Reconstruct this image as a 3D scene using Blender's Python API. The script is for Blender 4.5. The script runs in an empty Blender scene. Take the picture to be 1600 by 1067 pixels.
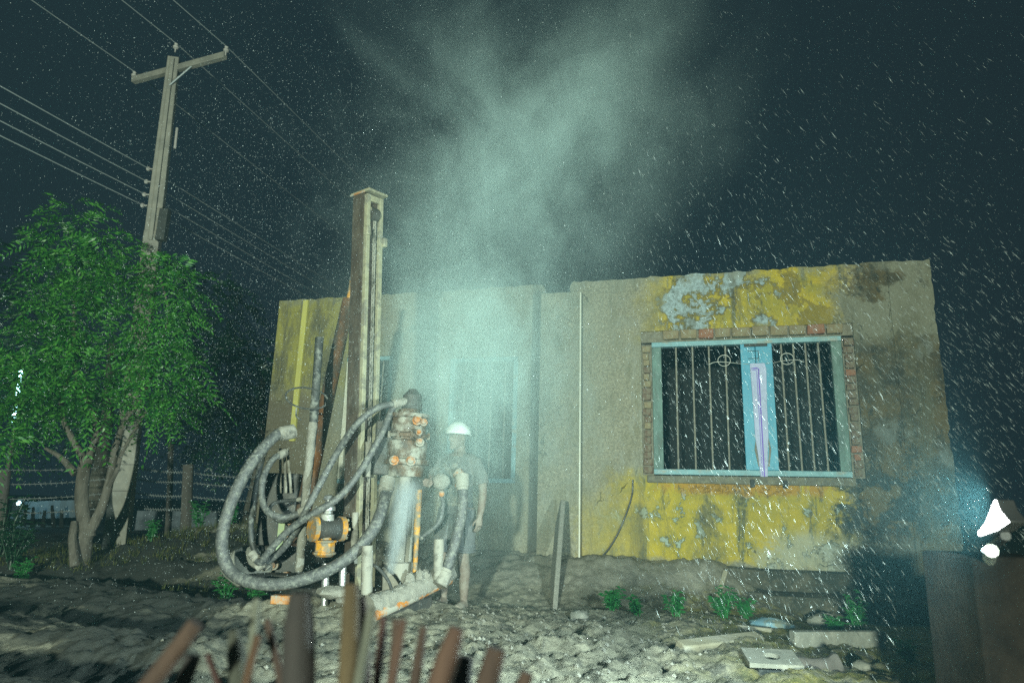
import bpy, math, random
import numpy as np
from mathutils import Vector, Matrix
random.seed(7); np.random.seed(7)
S = bpy.context.scene
COL = S.collection
R = math.radians

# ---------------------------------------------------------------- camera
CAM = Vector((0, 0, 1.0))
PITCH, ROLL, FPX = R(13.3), R(1.65), 1067.0
_f = Vector((0, math.cos(PITCH), math.sin(PITCH)))
_r0 = Vector((1, 0, 0)); _u0 = _r0.cross(_f)
_r = _r0 * math.cos(ROLL) + _u0 * math.sin(ROLL)
_u = -_r0 * math.sin(ROLL) + _u0 * math.cos(ROLL)
cd = bpy.data.cameras.new('camera'); cam = bpy.data.objects.new('camera', cd); COL.objects.link(cam)
M3 = Matrix((_r, _u, -_f)).transposed()
cam.matrix_world = Matrix.Translation(CAM) @ M3.to_4x4()
cd.lens = 24; cd.sensor_width = 36; cd.clip_end = 1000; cd.clip_start = 0.05
cd.dof.use_dof = True; cd.dof.focus_distance = 7.2; cd.dof.aperture_fstop = 1.8
S.camera = cam

# ---------------------------------------------------------------- world: night sky with a faint town glow
w = bpy.data.worlds.new('World'); S.world = w; w.use_nodes = True
wn = w.node_tree; wn.nodes.clear()
bg = wn.nodes.new('ShaderNodeBackground'); wo = wn.nodes.new('ShaderNodeOutputWorld')
bg.inputs[0].default_value = (0.38, 0.66, 0.90, 1); bg.inputs[1].default_value = 0.025
wn.links.new(bg.outputs[0], wo.inputs[0])

# ---------------------------------------------------------------- lamps: the vehicle lamp behind the camera that lights the yard, and the floodlight in the picture
def spot(name, loc, aim, watts, color, cone, blend, size):
    l = bpy.data.lights.new(name, 'SPOT'); l.energy = watts; l.color = color
    l.spot_size = R(cone); l.spot_blend = blend; l.shadow_soft_size = size
    o = bpy.data.objects.new(name, l); COL.objects.link(o); o.location = loc
    o.rotation_euler = (Vector(aim) - Vector(loc)).to_track_quat('-Z', 'Y').to_euler()
    return o
spot('head_lamp', (-2.5, -8.0, 1.45), (-0.4, 8.0, 3.6), 11000, (0.85, 1.0, 0.80), 62, 0.5, 0.22)
fl = bpy.data.lights.new('flood_lamp', 'AREA'); fl.shape = 'RECTANGLE'; fl.size = 0.10; fl.size_y = 0.14
fl.energy = 300; fl.color = (0.76, 1.0, 0.95)
flo = bpy.data.objects.new('flood_lamp', fl); COL.objects.link(flo); flo.location = (1.845, 2.68, 1.035)
flo.rotation_euler = Vector((-0.93, 0.37, 0.0)).to_track_quat('-Z', 'Y').to_euler()

S.view_settings.view_transform = 'Standard'; S.view_settings.look = 'None'
S.view_settings.exposure = 0; S.view_settings.gamma = 1; S.view_settings.use_curve_mapping = False
S.cycles.use_denoising = False
S.cycles.volume_step_rate = 1.0; S.cycles.volume_max_steps = 96; S.cycles.volume_bounces = 2
S.cycles.max_bounces = 6; S.cycles.diffuse_bounces = 3; S.cycles.glossy_bounces = 2
S.cycles.transparent_max_bounces = 8; S.cycles.transmission_bounces = 3
S.cycles.sample_clamp_indirect = 3.0
S.cycles.caustics_reflective = False; S.cycles.caustics_refractive = False

# ---------------------------------------------------------------- helpers
def ray(px, py):
    d = _f + _r * ((px - 800) / FPX) + _u * ((533.5 - py) / FPX)
    return d / d.y
def at(px, py, d):                         # the point at forward distance d that the photograph shows at px, py
    return CAM + ray(px, py) * d
def smooth(a, b, x):
    t = np.clip((np.asarray(x, float) - a) / (b - a), 0, 1); return t * t * (3 - 2 * t)
def _hash(i, j, k):
    n = (i * 374761393 + j * 668265263 + k * 2147483647) & 0xffffffff
    n = ((n ^ (n >> 13)) * 1274126177) & 0xffffffff
    return ((n ^ (n >> 16)) & 0xffff) / 65535.0
def vnoise(x, y, seed=0):
    x = np.asarray(x, float); y = np.asarray(y, float)
    i = np.floor(x).astype(np.int64); j = np.floor(y).astype(np.int64)
    fx = x - i; fy = y - j; fx = fx * fx * (3 - 2 * fx); fy = fy * fy * (3 - 2 * fy)
    a = _hash(i, j, seed); b = _hash(i + 1, j, seed); c = _hash(i, j + 1, seed); d = _hash(i + 1, j + 1, seed)
    return a + (b - a) * fx + (c - a) * fy + (a - b - c + d) * fx * fy
def fbm(x, y, f, octv=4, seed=0, gain=0.5):
    s = 0; am = 1; t = 0
    for o in range(octv):
        s = s + am * (vnoise(x * f, y * f, seed + o * 7) - 0.5); t += am; am *= gain; f *= 2.03
    return s / t
MATS = {}; MX = {}
def new_mat(name):
    m = bpy.data.materials.new(name); m.use_nodes = True
    return m, m.node_tree, m.node_tree.nodes['Principled BSDF']
def n_coord(nt, scale=(1, 1, 1), kind='Object'):
    c = nt.nodes.new('ShaderNodeTexCoord'); mp = nt.nodes.new('ShaderNodeMapping')
    mp.inputs['Scale'].default_value = scale
    nt.links.new(c.outputs[kind], mp.inputs[0]); return mp.outputs[0]
def n_noise(nt, co, scale, detail=6, rough=0.6, dist=0.0):
    n = nt.nodes.new('ShaderNodeTexNoise'); n.inputs['Scale'].default_value = scale
    n.inputs['Detail'].default_value = detail; n.inputs['Roughness'].default_value = rough
    n.inputs['Distortion'].default_value = dist
    nt.links.new(co, n.inputs['Vector']); return n.outputs[0]
def n_range(nt, v, a, b, lo=0.0, hi=1.0):
    n = nt.nodes.new('ShaderNodeMapRange'); n.interpolation_type = 'SMOOTHSTEP'
    for i, q in enumerate((a, b, lo, hi)): n.inputs[i + 1].default_value = q
    nt.links.new(v, n.inputs[0]); return n.outputs[0]
def n_math(nt, op, a, b=0.0, clamp=False):
    n = nt.nodes.new('ShaderNodeMath'); n.operation = op; n.use_clamp = clamp
    for i, q in enumerate((a, b)):
        if isinstance(q, (int, float)): n.inputs[i].default_value = q
        else: nt.links.new(q, n.inputs[i])
    return n.outputs[0]
def n_mix(nt, fac, a, b):
    n = nt.nodes.new('ShaderNodeMix'); n.data_type = 'RGBA'
    for i, q in ((0, fac), (6, a), (7, b)):
        if isinstance(q, (int, float)): n.inputs[i].default_value = q
        elif isinstance(q, tuple): n.inputs[i].default_value = (*q, 1)
        else: nt.links.new(q, n.inputs[i])
    return n.outputs[2]
def n_bump(nt, b, h, strength, dist=0.02):
    n = nt.nodes.new('ShaderNodeBump'); n.inputs['Strength'].default_value = strength
    n.inputs['Distance'].default_value = dist
    nt.links.new(h, n.inputs['Height']); nt.links.new(n.outputs[0], b.inputs['Normal'])
def smat(name, c1, c2, scale=6.0, rough=0.8, metal=0.0, bump=0.4, bscale=45.0, mud=0.0, mudc=(0.34, 0.33, 0.28), mscale=5.0, stretch=(1, 1, 1), bdist=0.01, c3=None, c3amt=0.4):
    m, nt, b = new_mat(name); co = n_coord(nt, stretch)
    col = n_mix(nt, n_range(nt, n_noise(nt, co, scale, 8, 0.65), 0.3, 0.7), c1, c2)
    if c3: col = n_mix(nt, n_range(nt, n_noise(nt, co, scale * 1.7, 8, 0.7, 0.6), 1 - c3amt - 0.06, 1 - c3amt + 0.06), col, c3)
    rg = rough
    if mud > 0:
        mk = n_range(nt, n_noise(nt, co, mscale, 9, 0.72), 1 - mud - 0.08, 1 - mud + 0.08)
        col = n_mix(nt, mk, col, mudc); rg = n_range(nt, mk, 0, 1, rough, 0.9)
        nt.links.new(rg, b.inputs['Roughness'])
        nt.links.new(n_range(nt, mk, 0, 1, metal, 0.0), b.inputs['Metallic'])
    else:
        b.inputs['Roughness'].default_value = rough; b.inputs['Metallic'].default_value = metal
    nt.links.new(col, b.inputs['Base Color'])
    n_bump(nt, b, n_noise(nt, co, bscale, 6, 0.7), bump, bdist)
    MATS[name] = m; return m

class MB:
    """collects shapes in world (or a thing's local) coordinates; build() links them as ONE mesh object"""
    def __init__(s): s.v = []; s.f = []
    def add(s, vs, fs):
        o = len(s.v); s.v += [Vector(q) for q in vs]; s.f += [tuple(i + o for i in q) for q in fs]; return s
    def box(s, c, size, ax=None):
        c = Vector(c); X, Y, Z = ax if ax else (Vector((1, 0, 0)), Vector((0, 1, 0)), Vector((0, 0, 1)))
        hx, hy, hz = (q / 2 for q in size)
        vs = [c + X * (hx * a) + Y * (hy * b) + Z * (hz * d) for a in (-1, 1) for b in (-1, 1) for d in (-1, 1)]
        return s.add(vs, [(0, 1, 3, 2), (4, 6, 7, 5), (0, 4, 5, 1), (2, 3, 7, 6), (0, 2, 6, 4), (1, 5, 7, 3)])
    def beam(s, a, b, wx, wy, side=(0, -1, 0), w2=None):      # square bar a -> b
        a = Vector(a); b = Vector(b); Z = (b - a).normalized(); X = Vector(side).cross(Z).normalized(); Y = Z.cross(X)
        w2 = w2 or (wx, wy); vs = []
        for p, (x, y) in ((a, (wx, wy)), (b, w2)):
            vs += [p + X * (x / 2 * i) + Y * (y / 2 * j) for i, j in ((-1, -1), (1, -1), (1, 1), (-1, 1))]
        return s.add(vs, [(3, 2, 1, 0), (4, 5, 6, 7)] + [(i, (i + 1) % 4, 4 + (i + 1) % 4, 4 + i) for i in range(4)])
    def tube(s, pts, rad, n=10, jit=0.0):
        pts = [Vector(p) for p in pts]; m = len(pts)
        rad = list(rad) if isinstance(rad, (list, tuple)) else [rad] * m
        t = [(pts[min(i + 1, m - 1)] - pts[max(i - 1, 0)]).normalized() for i in range(m)]
        nx = t[0].orthogonal().normalized(); vs = []; fs = []
        for i in range(m):
            nx = (nx - t[i] * nx.dot(t[i])).normalized(); ny = t[i].cross(nx)
            for k in range(n):
                a = 2 * math.pi * k / n; q = rad[i] * (1 + (random.uniform(-jit, jit) if jit else 0))
                vs.append(pts[i] + nx * (q * math.cos(a)) + ny * (q * math.sin(a)))
        for i in range(m - 1):
            for k in range(n):
                fs.append((i * n + k, i * n + (k + 1) % n, (i + 1) * n + (k + 1) % n, (i + 1) * n + k))
        fs.append(tuple(range(n - 1, -1, -1))); fs.append(tuple((m - 1) * n + k for k in range(n)))
        return s.add(vs, fs)
    def cyl(s, a, b, r, r2=None, n=16): return s.tube([a, b], [r, r if r2 is None else r2], n)
    def lathe(s, base, axis, prof, n=20):                    # prof: (height, radius)
        base = Vector(base); axis = Vector(axis).normalized(); pts = []; rad = []
        for h, q in prof: pts.append(base + axis * h); rad.append(max(q, 1e-4))
        X = axis.orthogonal().normalized(); Y = axis.cross(X); vs = []; fs = []; m = len(pts)
        for i in range(m):
            for k in range(n):
                a = 2 * math.pi * k / n; vs.append(pts[i] + X * (rad[i] * math.cos(a)) + Y * (rad[i] * math.sin(a)))
        for i in range(m - 1):
            for k in range(n): fs.append((i * n + k, i * n + (k + 1) % n, (i + 1) * n + (k + 1) % n, (i + 1) * n + k))
        fs.append(tuple(range(n - 1, -1, -1))); fs.append(tuple((m - 1) * n + k for k in range(n)))
        return s.add(vs, fs)
    def prism(s, poly, vec):
        poly = [Vector(p) for p in poly]; vec = Vector(vec); n = len(poly)
        nrm = Vector()
        for i in range(n): nrm += poly[i].cross(poly[(i + 1) % n])
        if nrm.dot(vec) > 0: poly.reverse()
        vs = poly + [p + vec for p in poly]
        return s.add(vs, [tuple(range(n)), tuple(range(2 * n - 1, n - 1, -1))] + [((i + 1) % n, i, n + i, n + (i + 1) % n) for i in range(n)])
    def blob(s, c, rx, ry, rz, n=10, m=7, jit=0.0, rot=0.0):
        c = Vector(c); vs = []; fs = []; cr, sr = math.cos(rot), math.sin(rot)
        for i in range(m + 1):
            th = math.pi * i / m
            for k in range(n):
                a = 2 * math.pi * k / n; q = 1 + (random.uniform(-jit, jit) if jit else 0)
                x = rx * math.sin(th) * math.cos(a) * q; y = ry * math.sin(th) * math.sin(a) * q; z = rz * math.cos(th) * q
                vs.append(c + Vector((x * cr - y * sr, x * sr + y * cr, z)))
        for i in range(m):
            for k in range(n): fs.append((i * n + k, (i + 1) * n + k, (i + 1) * n + (k + 1) % n, i * n + (k + 1) % n))
        return s.add(vs, fs)
    def jitter(s, amp):
        for q in s.v: q += Vector((random.uniform(-amp, amp), random.uniform(-amp, amp), random.uniform(-amp, amp)))
        return s
    def build(s, name, mat, parent=None, local=False, smoothing=True, bevel=0.0, angle=40, label=None):
        me = bpy.data.meshes.new(name); vs = s.v
        if parent is not None and not local:
            inv = MX[parent.name].inverted(); vs = [inv @ q for q in vs]
        me.from_pydata([tuple(q) for q in vs], [], s.f); me.validate()
        me.materials.append(MATS[mat] if isinstance(mat, str) else mat)
        if smoothing:
            me.polygons.foreach_set('use_smooth', [True] * len(me.polygons)); me.set_sharp_from_angle(angle=R(angle))
        o = bpy.data.objects.new(name, me); COL.objects.link(o)
        if parent is not None:
            o.parent = parent; MX[o.name] = MX[parent.name]
        else: MX[o.name] = Matrix.Identity(4)
        if bevel:
            bv = o.modifiers.new('bevel', 'BEVEL'); bv.width = bevel; bv.segments = 2; bv.limit_method = 'ANGLE'
        if label: o['label'] = label
        return o
def tag(o, label=None, cat=None, group=None, kind=None):
    if label: o['label'] = label
    if cat: o['category'] = cat
    if group: o['group'] = group
    if kind: o['kind'] = kind
    return o
def thing(name, label, cat, loc=(0, 0, 0), rz=0.0, group=None):
    o = bpy.data.objects.new(name, None); COL.objects.link(o); o.location = loc; o.rotation_euler = (0, 0, rz)
    o.empty_display_size = 0.2
    MX[o.name] = Matrix.Translation(Vector(loc)) @ Matrix.Rotation(rz, 4, 'Z')
    return tag(o, label, cat, group)
def origin_to(o, p):                       # move a one-mesh thing's origin to its base
    p = Vector(p); o.data.transform(Matrix.Translation(-p)); o.location = p; return o
def npmesh(name, verts, faces, mat, k, smoothing=False):
    me = bpy.data.meshes.new(name); nv = len(verts); nf = len(faces)
    me.vertices.add(nv); me.vertices.foreach_set('co', np.asarray(verts, np.float32).ravel())
    me.loops.add(nf * k); me.loops.foreach_set('vertex_index', np.asarray(faces, np.int32).ravel())
    me.polygons.add(nf); me.polygons.foreach_set('loop_start', np.arange(0, nf * k, k, dtype=np.int32))
    me.polygons.foreach_set('use_smooth', np.full(nf, smoothing)); me.update(calc_edges=True)
    me.materials.append(MATS[mat] if isinstance(mat, str) else mat)
    o = bpy.data.objects.new(name, me); COL.objects.link(o); MX[o.name] = Matrix.Identity(4); return o
def curve_pts(pts, sub=6):                 # Catmull-Rom through the points
    P = [Vector(p) for p in pts]; P = [2 * P[0] - P[1]] + P + [2 * P[-1] - P[-2]]; out = []
    for i in range(1, len(P) - 2):
        a, b, c, d = P[i - 1:i + 3]
        for k in range(sub):
            t = k / sub
            out.append(0.5 * ((2 * b) + (c - a) * t + (2 * a - 5 * b + 4 * c - d) * t * t + (3 * b - a - 3 * c + d) * t ** 3))
    out.append(P[-2]); return out

# ---------------------------------------------------------------- materials
MUD = (0.34, 0.33, 0.27)
smat('mud_steel', (0.10, 0.10, 0.09), (0.19, 0.18, 0.15), 9, 0.6, 0.35, 0.5, 60, mud=0.55)
smat('mast_paint', (0.060, 0.046, 0.036), (0.12, 0.095, 0.07), 14, 0.65, 0.2, 0.5, 70, mud=0.42, mudc=(0.15, 0.14, 0.115), mscale=9, stretch=(1, 1, 0.35))
smat('cream_rail', (0.30, 0.285, 0.19), (0.40, 0.38, 0.26), 10, 0.6, 0.0, 0.4, 50, mud=0.46, mudc=(0.20, 0.19, 0.15), mscale=8)
smat('orange_paint', (0.52, 0.20, 0.025), (0.36, 0.12, 0.02), 10, 0.6, 0.0, 0.4, 50, mud=0.50, mscale=9)
smat('yellow_paint', (0.66, 0.32, 0.02), (0.52, 0.21, 0.015), 10, 0.5, 0.0, 0.5, 50, mud=0.52, mscale=13, mudc=(0.22, 0.20, 0.15))
smat('rust', (0.09, 0.04, 0.015), (0.22, 0.09, 0.022), 9, 0.75, 0.1, 0.5, 60, mud=0.46, mudc=(0.06, 0.052, 0.042), mscale=3.5, stretch=(1, 1, 0.5))
smat('dark_machine', (0.045, 0.05, 0.048), (0.09, 0.085, 0.075), 8, 0.55, 0.2, 0.5, 50, mud=0.36, mudc=(0.24, 0.22, 0.18))
smat('head_iron', (0.07, 0.065, 0.055), (0.15, 0.085, 0.04), 7, 0.6, 0.2, 0.6, 40, mud=0.46)
smat('hose_rubber', (0.07, 0.075, 0.078), (0.13, 0.135, 0.13), 14, 0.38, 0.0, 0.5, 80, mud=0.44, mudc=(0.24, 0.25, 0.22), mscale=26, bdist=.012)
smat('hose_dark', (0.03, 0.034, 0.035), (0.08, 0.085, 0.08), 10, 0.5, 0.0, 0.3, 80, mud=0.42, mudc=(0.26, 0.27, 0.24), mscale=6)
smat('chrome', (0.62, 0.63, 0.62), (0.40, 0.41, 0.40), 9, 0.35, 0.8, 0.3, 40, mud=0.42)
smat('caked_mud', (0.36, 0.35, 0.30), (0.27, 0.26, 0.22), 20, 0.95, 0.0, 0.9, 70, bdist=0.02)
smat('bark', (0.15, 0.135, 0.11), (0.075, 0.066, 0.052), 12, 0.9, 0, 0.8, 40, stretch=(1, 1, 0.3), bdist=0.02)
smat('post_wood', (0.07, 0.062, 0.054), (0.12, 0.108, 0.095), 12, 0.9, 0, 0.7, 50, stretch=(1, 1, 0.2))
smat('pole_concrete', (0.30, 0.285, 0.24), (0.20, 0.195, 0.17), 5, 0.9, 0, 0.5, 60)
smat('wire_metal', (0.30, 0.33, 0.34), (0.38, 0.41, 0.42), 9, 0.5, 0.3, 0.1)
smat('brick_red', (0.24, 0.10, 0.06), (0.30, 0.15, 0.09), 9, 0.9, 0, 0.7, 60, mud=0.36, mudc=(0.26, 0.22, 0.17))
smat('brick_dull', (0.20, 0.17, 0.10), (0.27, 0.20, 0.12), 9, 0.9, 0, 0.7, 60, mud=0.40, mudc=(0.26, 0.25, 0.16))
smat('brick_dark', (0.11, 0.07, 0.05), (0.17, 0.11, 0.075), 9, 0.9, 0, 0.7, 60, mud=0.42, mudc=(0.20, 0.18, 0.13))
smat('mortar', (0.24, 0.225, 0.17), (0.16, 0.145, 0.11), 20, 0.95, 0, 0.8, 60)
smat('pale_green_paint', (0.16, 0.26, 0.23), (0.09, 0.14, 0.125), 10, 0.7, 0, 0.4, 50, mud=0.36, mudc=(0.14, 0.15, 0.12), stretch=(1, 1, 0.3))
smat('pale_blue_paint', (0.26, 0.46, 0.50), (0.17, 0.32, 0.36), 10, 0.65, 0, 0.3, 50, mud=0.40, mudc=(0.40, 0.40, 0.33), stretch=(0.5, 1, 1))
smat('cyan_paint', (0.06, 0.30, 0.44), (0.09, 0.35, 0.49), 6, 0.55, 0, 0.15, 40, mud=0.24, mudc=(0.20, 0.33, 0.36), stretch=(1, 1, 0.4))
smat('white_leaf', (0.46, 0.50, 0.70), (0.38, 0.43, 0.60), 8, 0.6, 0, 0.2, 60, mud=0.28, mudc=(0.46, 0.48, 0.46))
smat('purple_paint', (0.09, 0.02, 0.40), (0.12, 0.03, 0.46), 12, 0.5, 0, 0.1)
smat('bar_steel', (0.30, 0.29, 0.23), (0.20, 0.19, 0.16), 14, 0.7, 0.1, 0.4, 80)
smat('white_frame', (0.72, 0.72, 0.62), (0.62, 0.60, 0.48), 8, 0.6, 0, 0.2, 50, mud=0.28)
smat('dark_board', (0.035, 0.04, 0.04), (0.06, 0.065, 0.06), 6, 0.8, 0, 0.3)
smat('debris_wood', (0.22, 0.20, 0.14), (0.30, 0.28, 0.20), 7, 0.9, 0, 0.7, 40, stretch=(0.3, 1, 1), mud=0.42)
smat('debris_grey', (0.27, 0.27, 0.23), (0.20, 0.20, 0.17), 7, 0.9, 0, 0.7, 40, mud=0.42)
smat('plastic_blue', (0.16, 0.32, 0.42), (0.30, 0.42, 0.46), 9, 0.25, 0, 0.5, 16, mud=0.45, mudc=(0.24, 0.25, 0.18))
smat('skin_muddy', (0.15, 0.11, 0.085), (0.24, 0.21, 0.17), 12, 0.7, 0, 0.3, 60, mud=0.42, mudc=(0.24, 0.23, 0.19))
smat('cloth_muddy', (0.10, 0.115, 0.11), (0.17, 0.18, 0.165), 10, 0.95, 0, 0.7, 50, mud=0.42, mudc=(0.25, 0.25, 0.21))
smat('cloth_stripe', (0.10, 0.12, 0.13), (0.15, 0.16, 0.16), 10, 0.95, 0, 0.3, 60)
smat('helmet_white', (0.78, 0.80, 0.78), (0.60, 0.62, 0.58), 6, 0.32, 0, 0.15, 40, mud=0.34)
smat('lamp_housing', (0.03, 0.03, 0.03), (0.05, 0.05, 0.05), 6, 0.5, 0.2, 0.2)
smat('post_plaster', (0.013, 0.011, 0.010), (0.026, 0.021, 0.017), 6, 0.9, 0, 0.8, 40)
smat('tin_sheet', (0.16, 0.19, 0.22), (0.11, 0.13, 0.15), 3, 0.6, 0.2, 0.3)
smat('far_wall', (0.34, 0.38, 0.40), (0.26, 0.30, 0.32), 3, 0.9, 0, 0.3)
smat('porcelain', (0.50, 0.48, 0.44), (0.34, 0.32, 0.30), 6, 0.3, 0, 0.1)
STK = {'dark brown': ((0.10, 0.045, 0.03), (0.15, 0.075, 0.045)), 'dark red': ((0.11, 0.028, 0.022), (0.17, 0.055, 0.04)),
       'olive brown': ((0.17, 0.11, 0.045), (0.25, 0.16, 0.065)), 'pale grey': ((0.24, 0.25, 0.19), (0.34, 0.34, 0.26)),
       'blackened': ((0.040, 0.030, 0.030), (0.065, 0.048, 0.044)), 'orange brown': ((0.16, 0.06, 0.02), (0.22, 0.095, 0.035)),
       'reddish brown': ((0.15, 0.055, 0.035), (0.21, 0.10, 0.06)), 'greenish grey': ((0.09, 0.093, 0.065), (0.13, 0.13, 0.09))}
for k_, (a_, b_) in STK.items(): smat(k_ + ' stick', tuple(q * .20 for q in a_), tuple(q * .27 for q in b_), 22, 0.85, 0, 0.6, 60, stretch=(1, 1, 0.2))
def emis(name, col, st):
    m, nt, b = new_mat(name); b.inputs['Base Color'].default_value = (*col, 1)
    b.inputs['Emission Color'].default_value = (*col, 1); b.inputs['Emission Strength'].default_value = st; MATS[name] = m
emis('lamp_glass', (0.95, 0.98, 1.0), 12); emis('tube_glow', (0.45, 0.95, 1.0), 10); emis('bulb_and_glint', (0.7, 0.95, 1.0), 2.2)
def leafmat(name, c1, c2, trans):
    m, nt, b = new_mat(name); co = n_coord(nt)
    col = n_mix(nt, n_range(nt, n_noise(nt, co, 16, 4), 0.38, 0.66), c1, c2)
    nt.links.new(col, b.inputs['Base Color']); b.inputs['Roughness'].default_value = 0.38
    tr = nt.nodes.new('ShaderNodeBsdfTranslucent'); nt.links.new(col, tr.inputs[0])
    mx = nt.nodes.new('ShaderNodeMixShader'); mx.inputs[0].default_value = trans
    nt.links.new(b.outputs[0], mx.inputs[1]); nt.links.new(tr.outputs[0], mx.inputs[2])
    nt.links.new(mx.outputs[0], nt.nodes['Material Output'].inputs[0]); MATS[name] = m
leafmat('neem_leaf', (0.018, 0.13, 0.025), (0.14, 0.42, 0.06), 0.36)
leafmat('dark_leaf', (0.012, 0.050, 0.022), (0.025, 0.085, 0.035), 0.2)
leafmat('weed_leaf', (0.03, 0.19, 0.045), (0.06, 0.27, 0.07), 0.3)
leafmat('dry_grass', (0.10, 0.13, 0.04), (0.17, 0.16, 0.06), 0.2)

# wet, trampled drilling mud; the right-hand yard is yellower
def ground_mat():
    m, nt, b = new_mat('ground_mud'); co = n_coord(nt)
    sx = nt.nodes.new('ShaderNodeSeparateXYZ'); nt.links.new(co, sx.inputs[0])
    big = n_noise(nt, co, 0.9, 5, 0.6); fine = n_noise(nt, co, 14, 8, 0.72); mid = n_noise(nt, co, 4.2, 7, 0.68, 0.4)
    col = n_mix(nt, n_range(nt, fine, 0.35, 0.65), (0.31, 0.295, 0.225), (0.175, 0.165, 0.125))
    col = n_mix(nt, n_range(nt, mid, 0.53, 0.63), col, (0.11, 0.108, 0.088))                     # wet, sunk hollows
    rt = n_math(nt, 'ADD', sx.outputs[0], n_math(nt, 'MULTIPLY', n_math(nt, 'SUBTRACT', big, 0.5), 2.6))
    yl = n_range(nt, rt, 1.0, 2.1)
    dry = n_mix(nt, n_range(nt, fine, 0.4, 0.62), (0.23, 0.20, 0.055), (0.10, 0.105, 0.03))
    col = n_mix(nt, n_math(nt, 'MULTIPLY', yl, n_range(nt, mid, 0.62, 0.42)), col, dry)
    bk = n_math(nt, 'MULTIPLY', n_range(nt, n_math(nt, 'ADD', sx.outputs[2], n_math(nt, 'MULTIPLY', n_math(nt, 'SUBTRACT', mid, 0.5), 0.3)), 0.10, 0.20), n_range(nt, sx.outputs[0], -2.6, -1.8))
    col = n_mix(nt, bk, col, n_mix(nt, n_range(nt, fine, 0.35, 0.65), (0.36, 0.345, 0.28), (0.24, 0.23, 0.185)))   # splashed bank
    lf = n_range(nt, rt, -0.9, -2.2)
    col = n_mix(nt, n_math(nt, 'MULTIPLY', lf, n_range(nt, n_noise(nt, n_coord(nt, (.35, 1.6, 1)), 0.9, 6, 0.62, .3), 0.40, 0.50)), col, (0.040, 0.043, 0.038))   # shadow bands painted into the soil on the left
    nt.links.new(col, b.inputs['Base Color'])
    nt.links.new(n_range(nt, mid, 0.45, 0.62, 0.95, 0.6), b.inputs['Roughness'])
    h = n_math(nt, 'ADD', n_math(nt, 'MULTIPLY', fine, 0.6), n_noise(nt, co, 55, 6, 0.75))
    n_bump(nt, b, h, 0.85, 0.02); MATS['ground'] = m
ground_mat()

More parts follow.
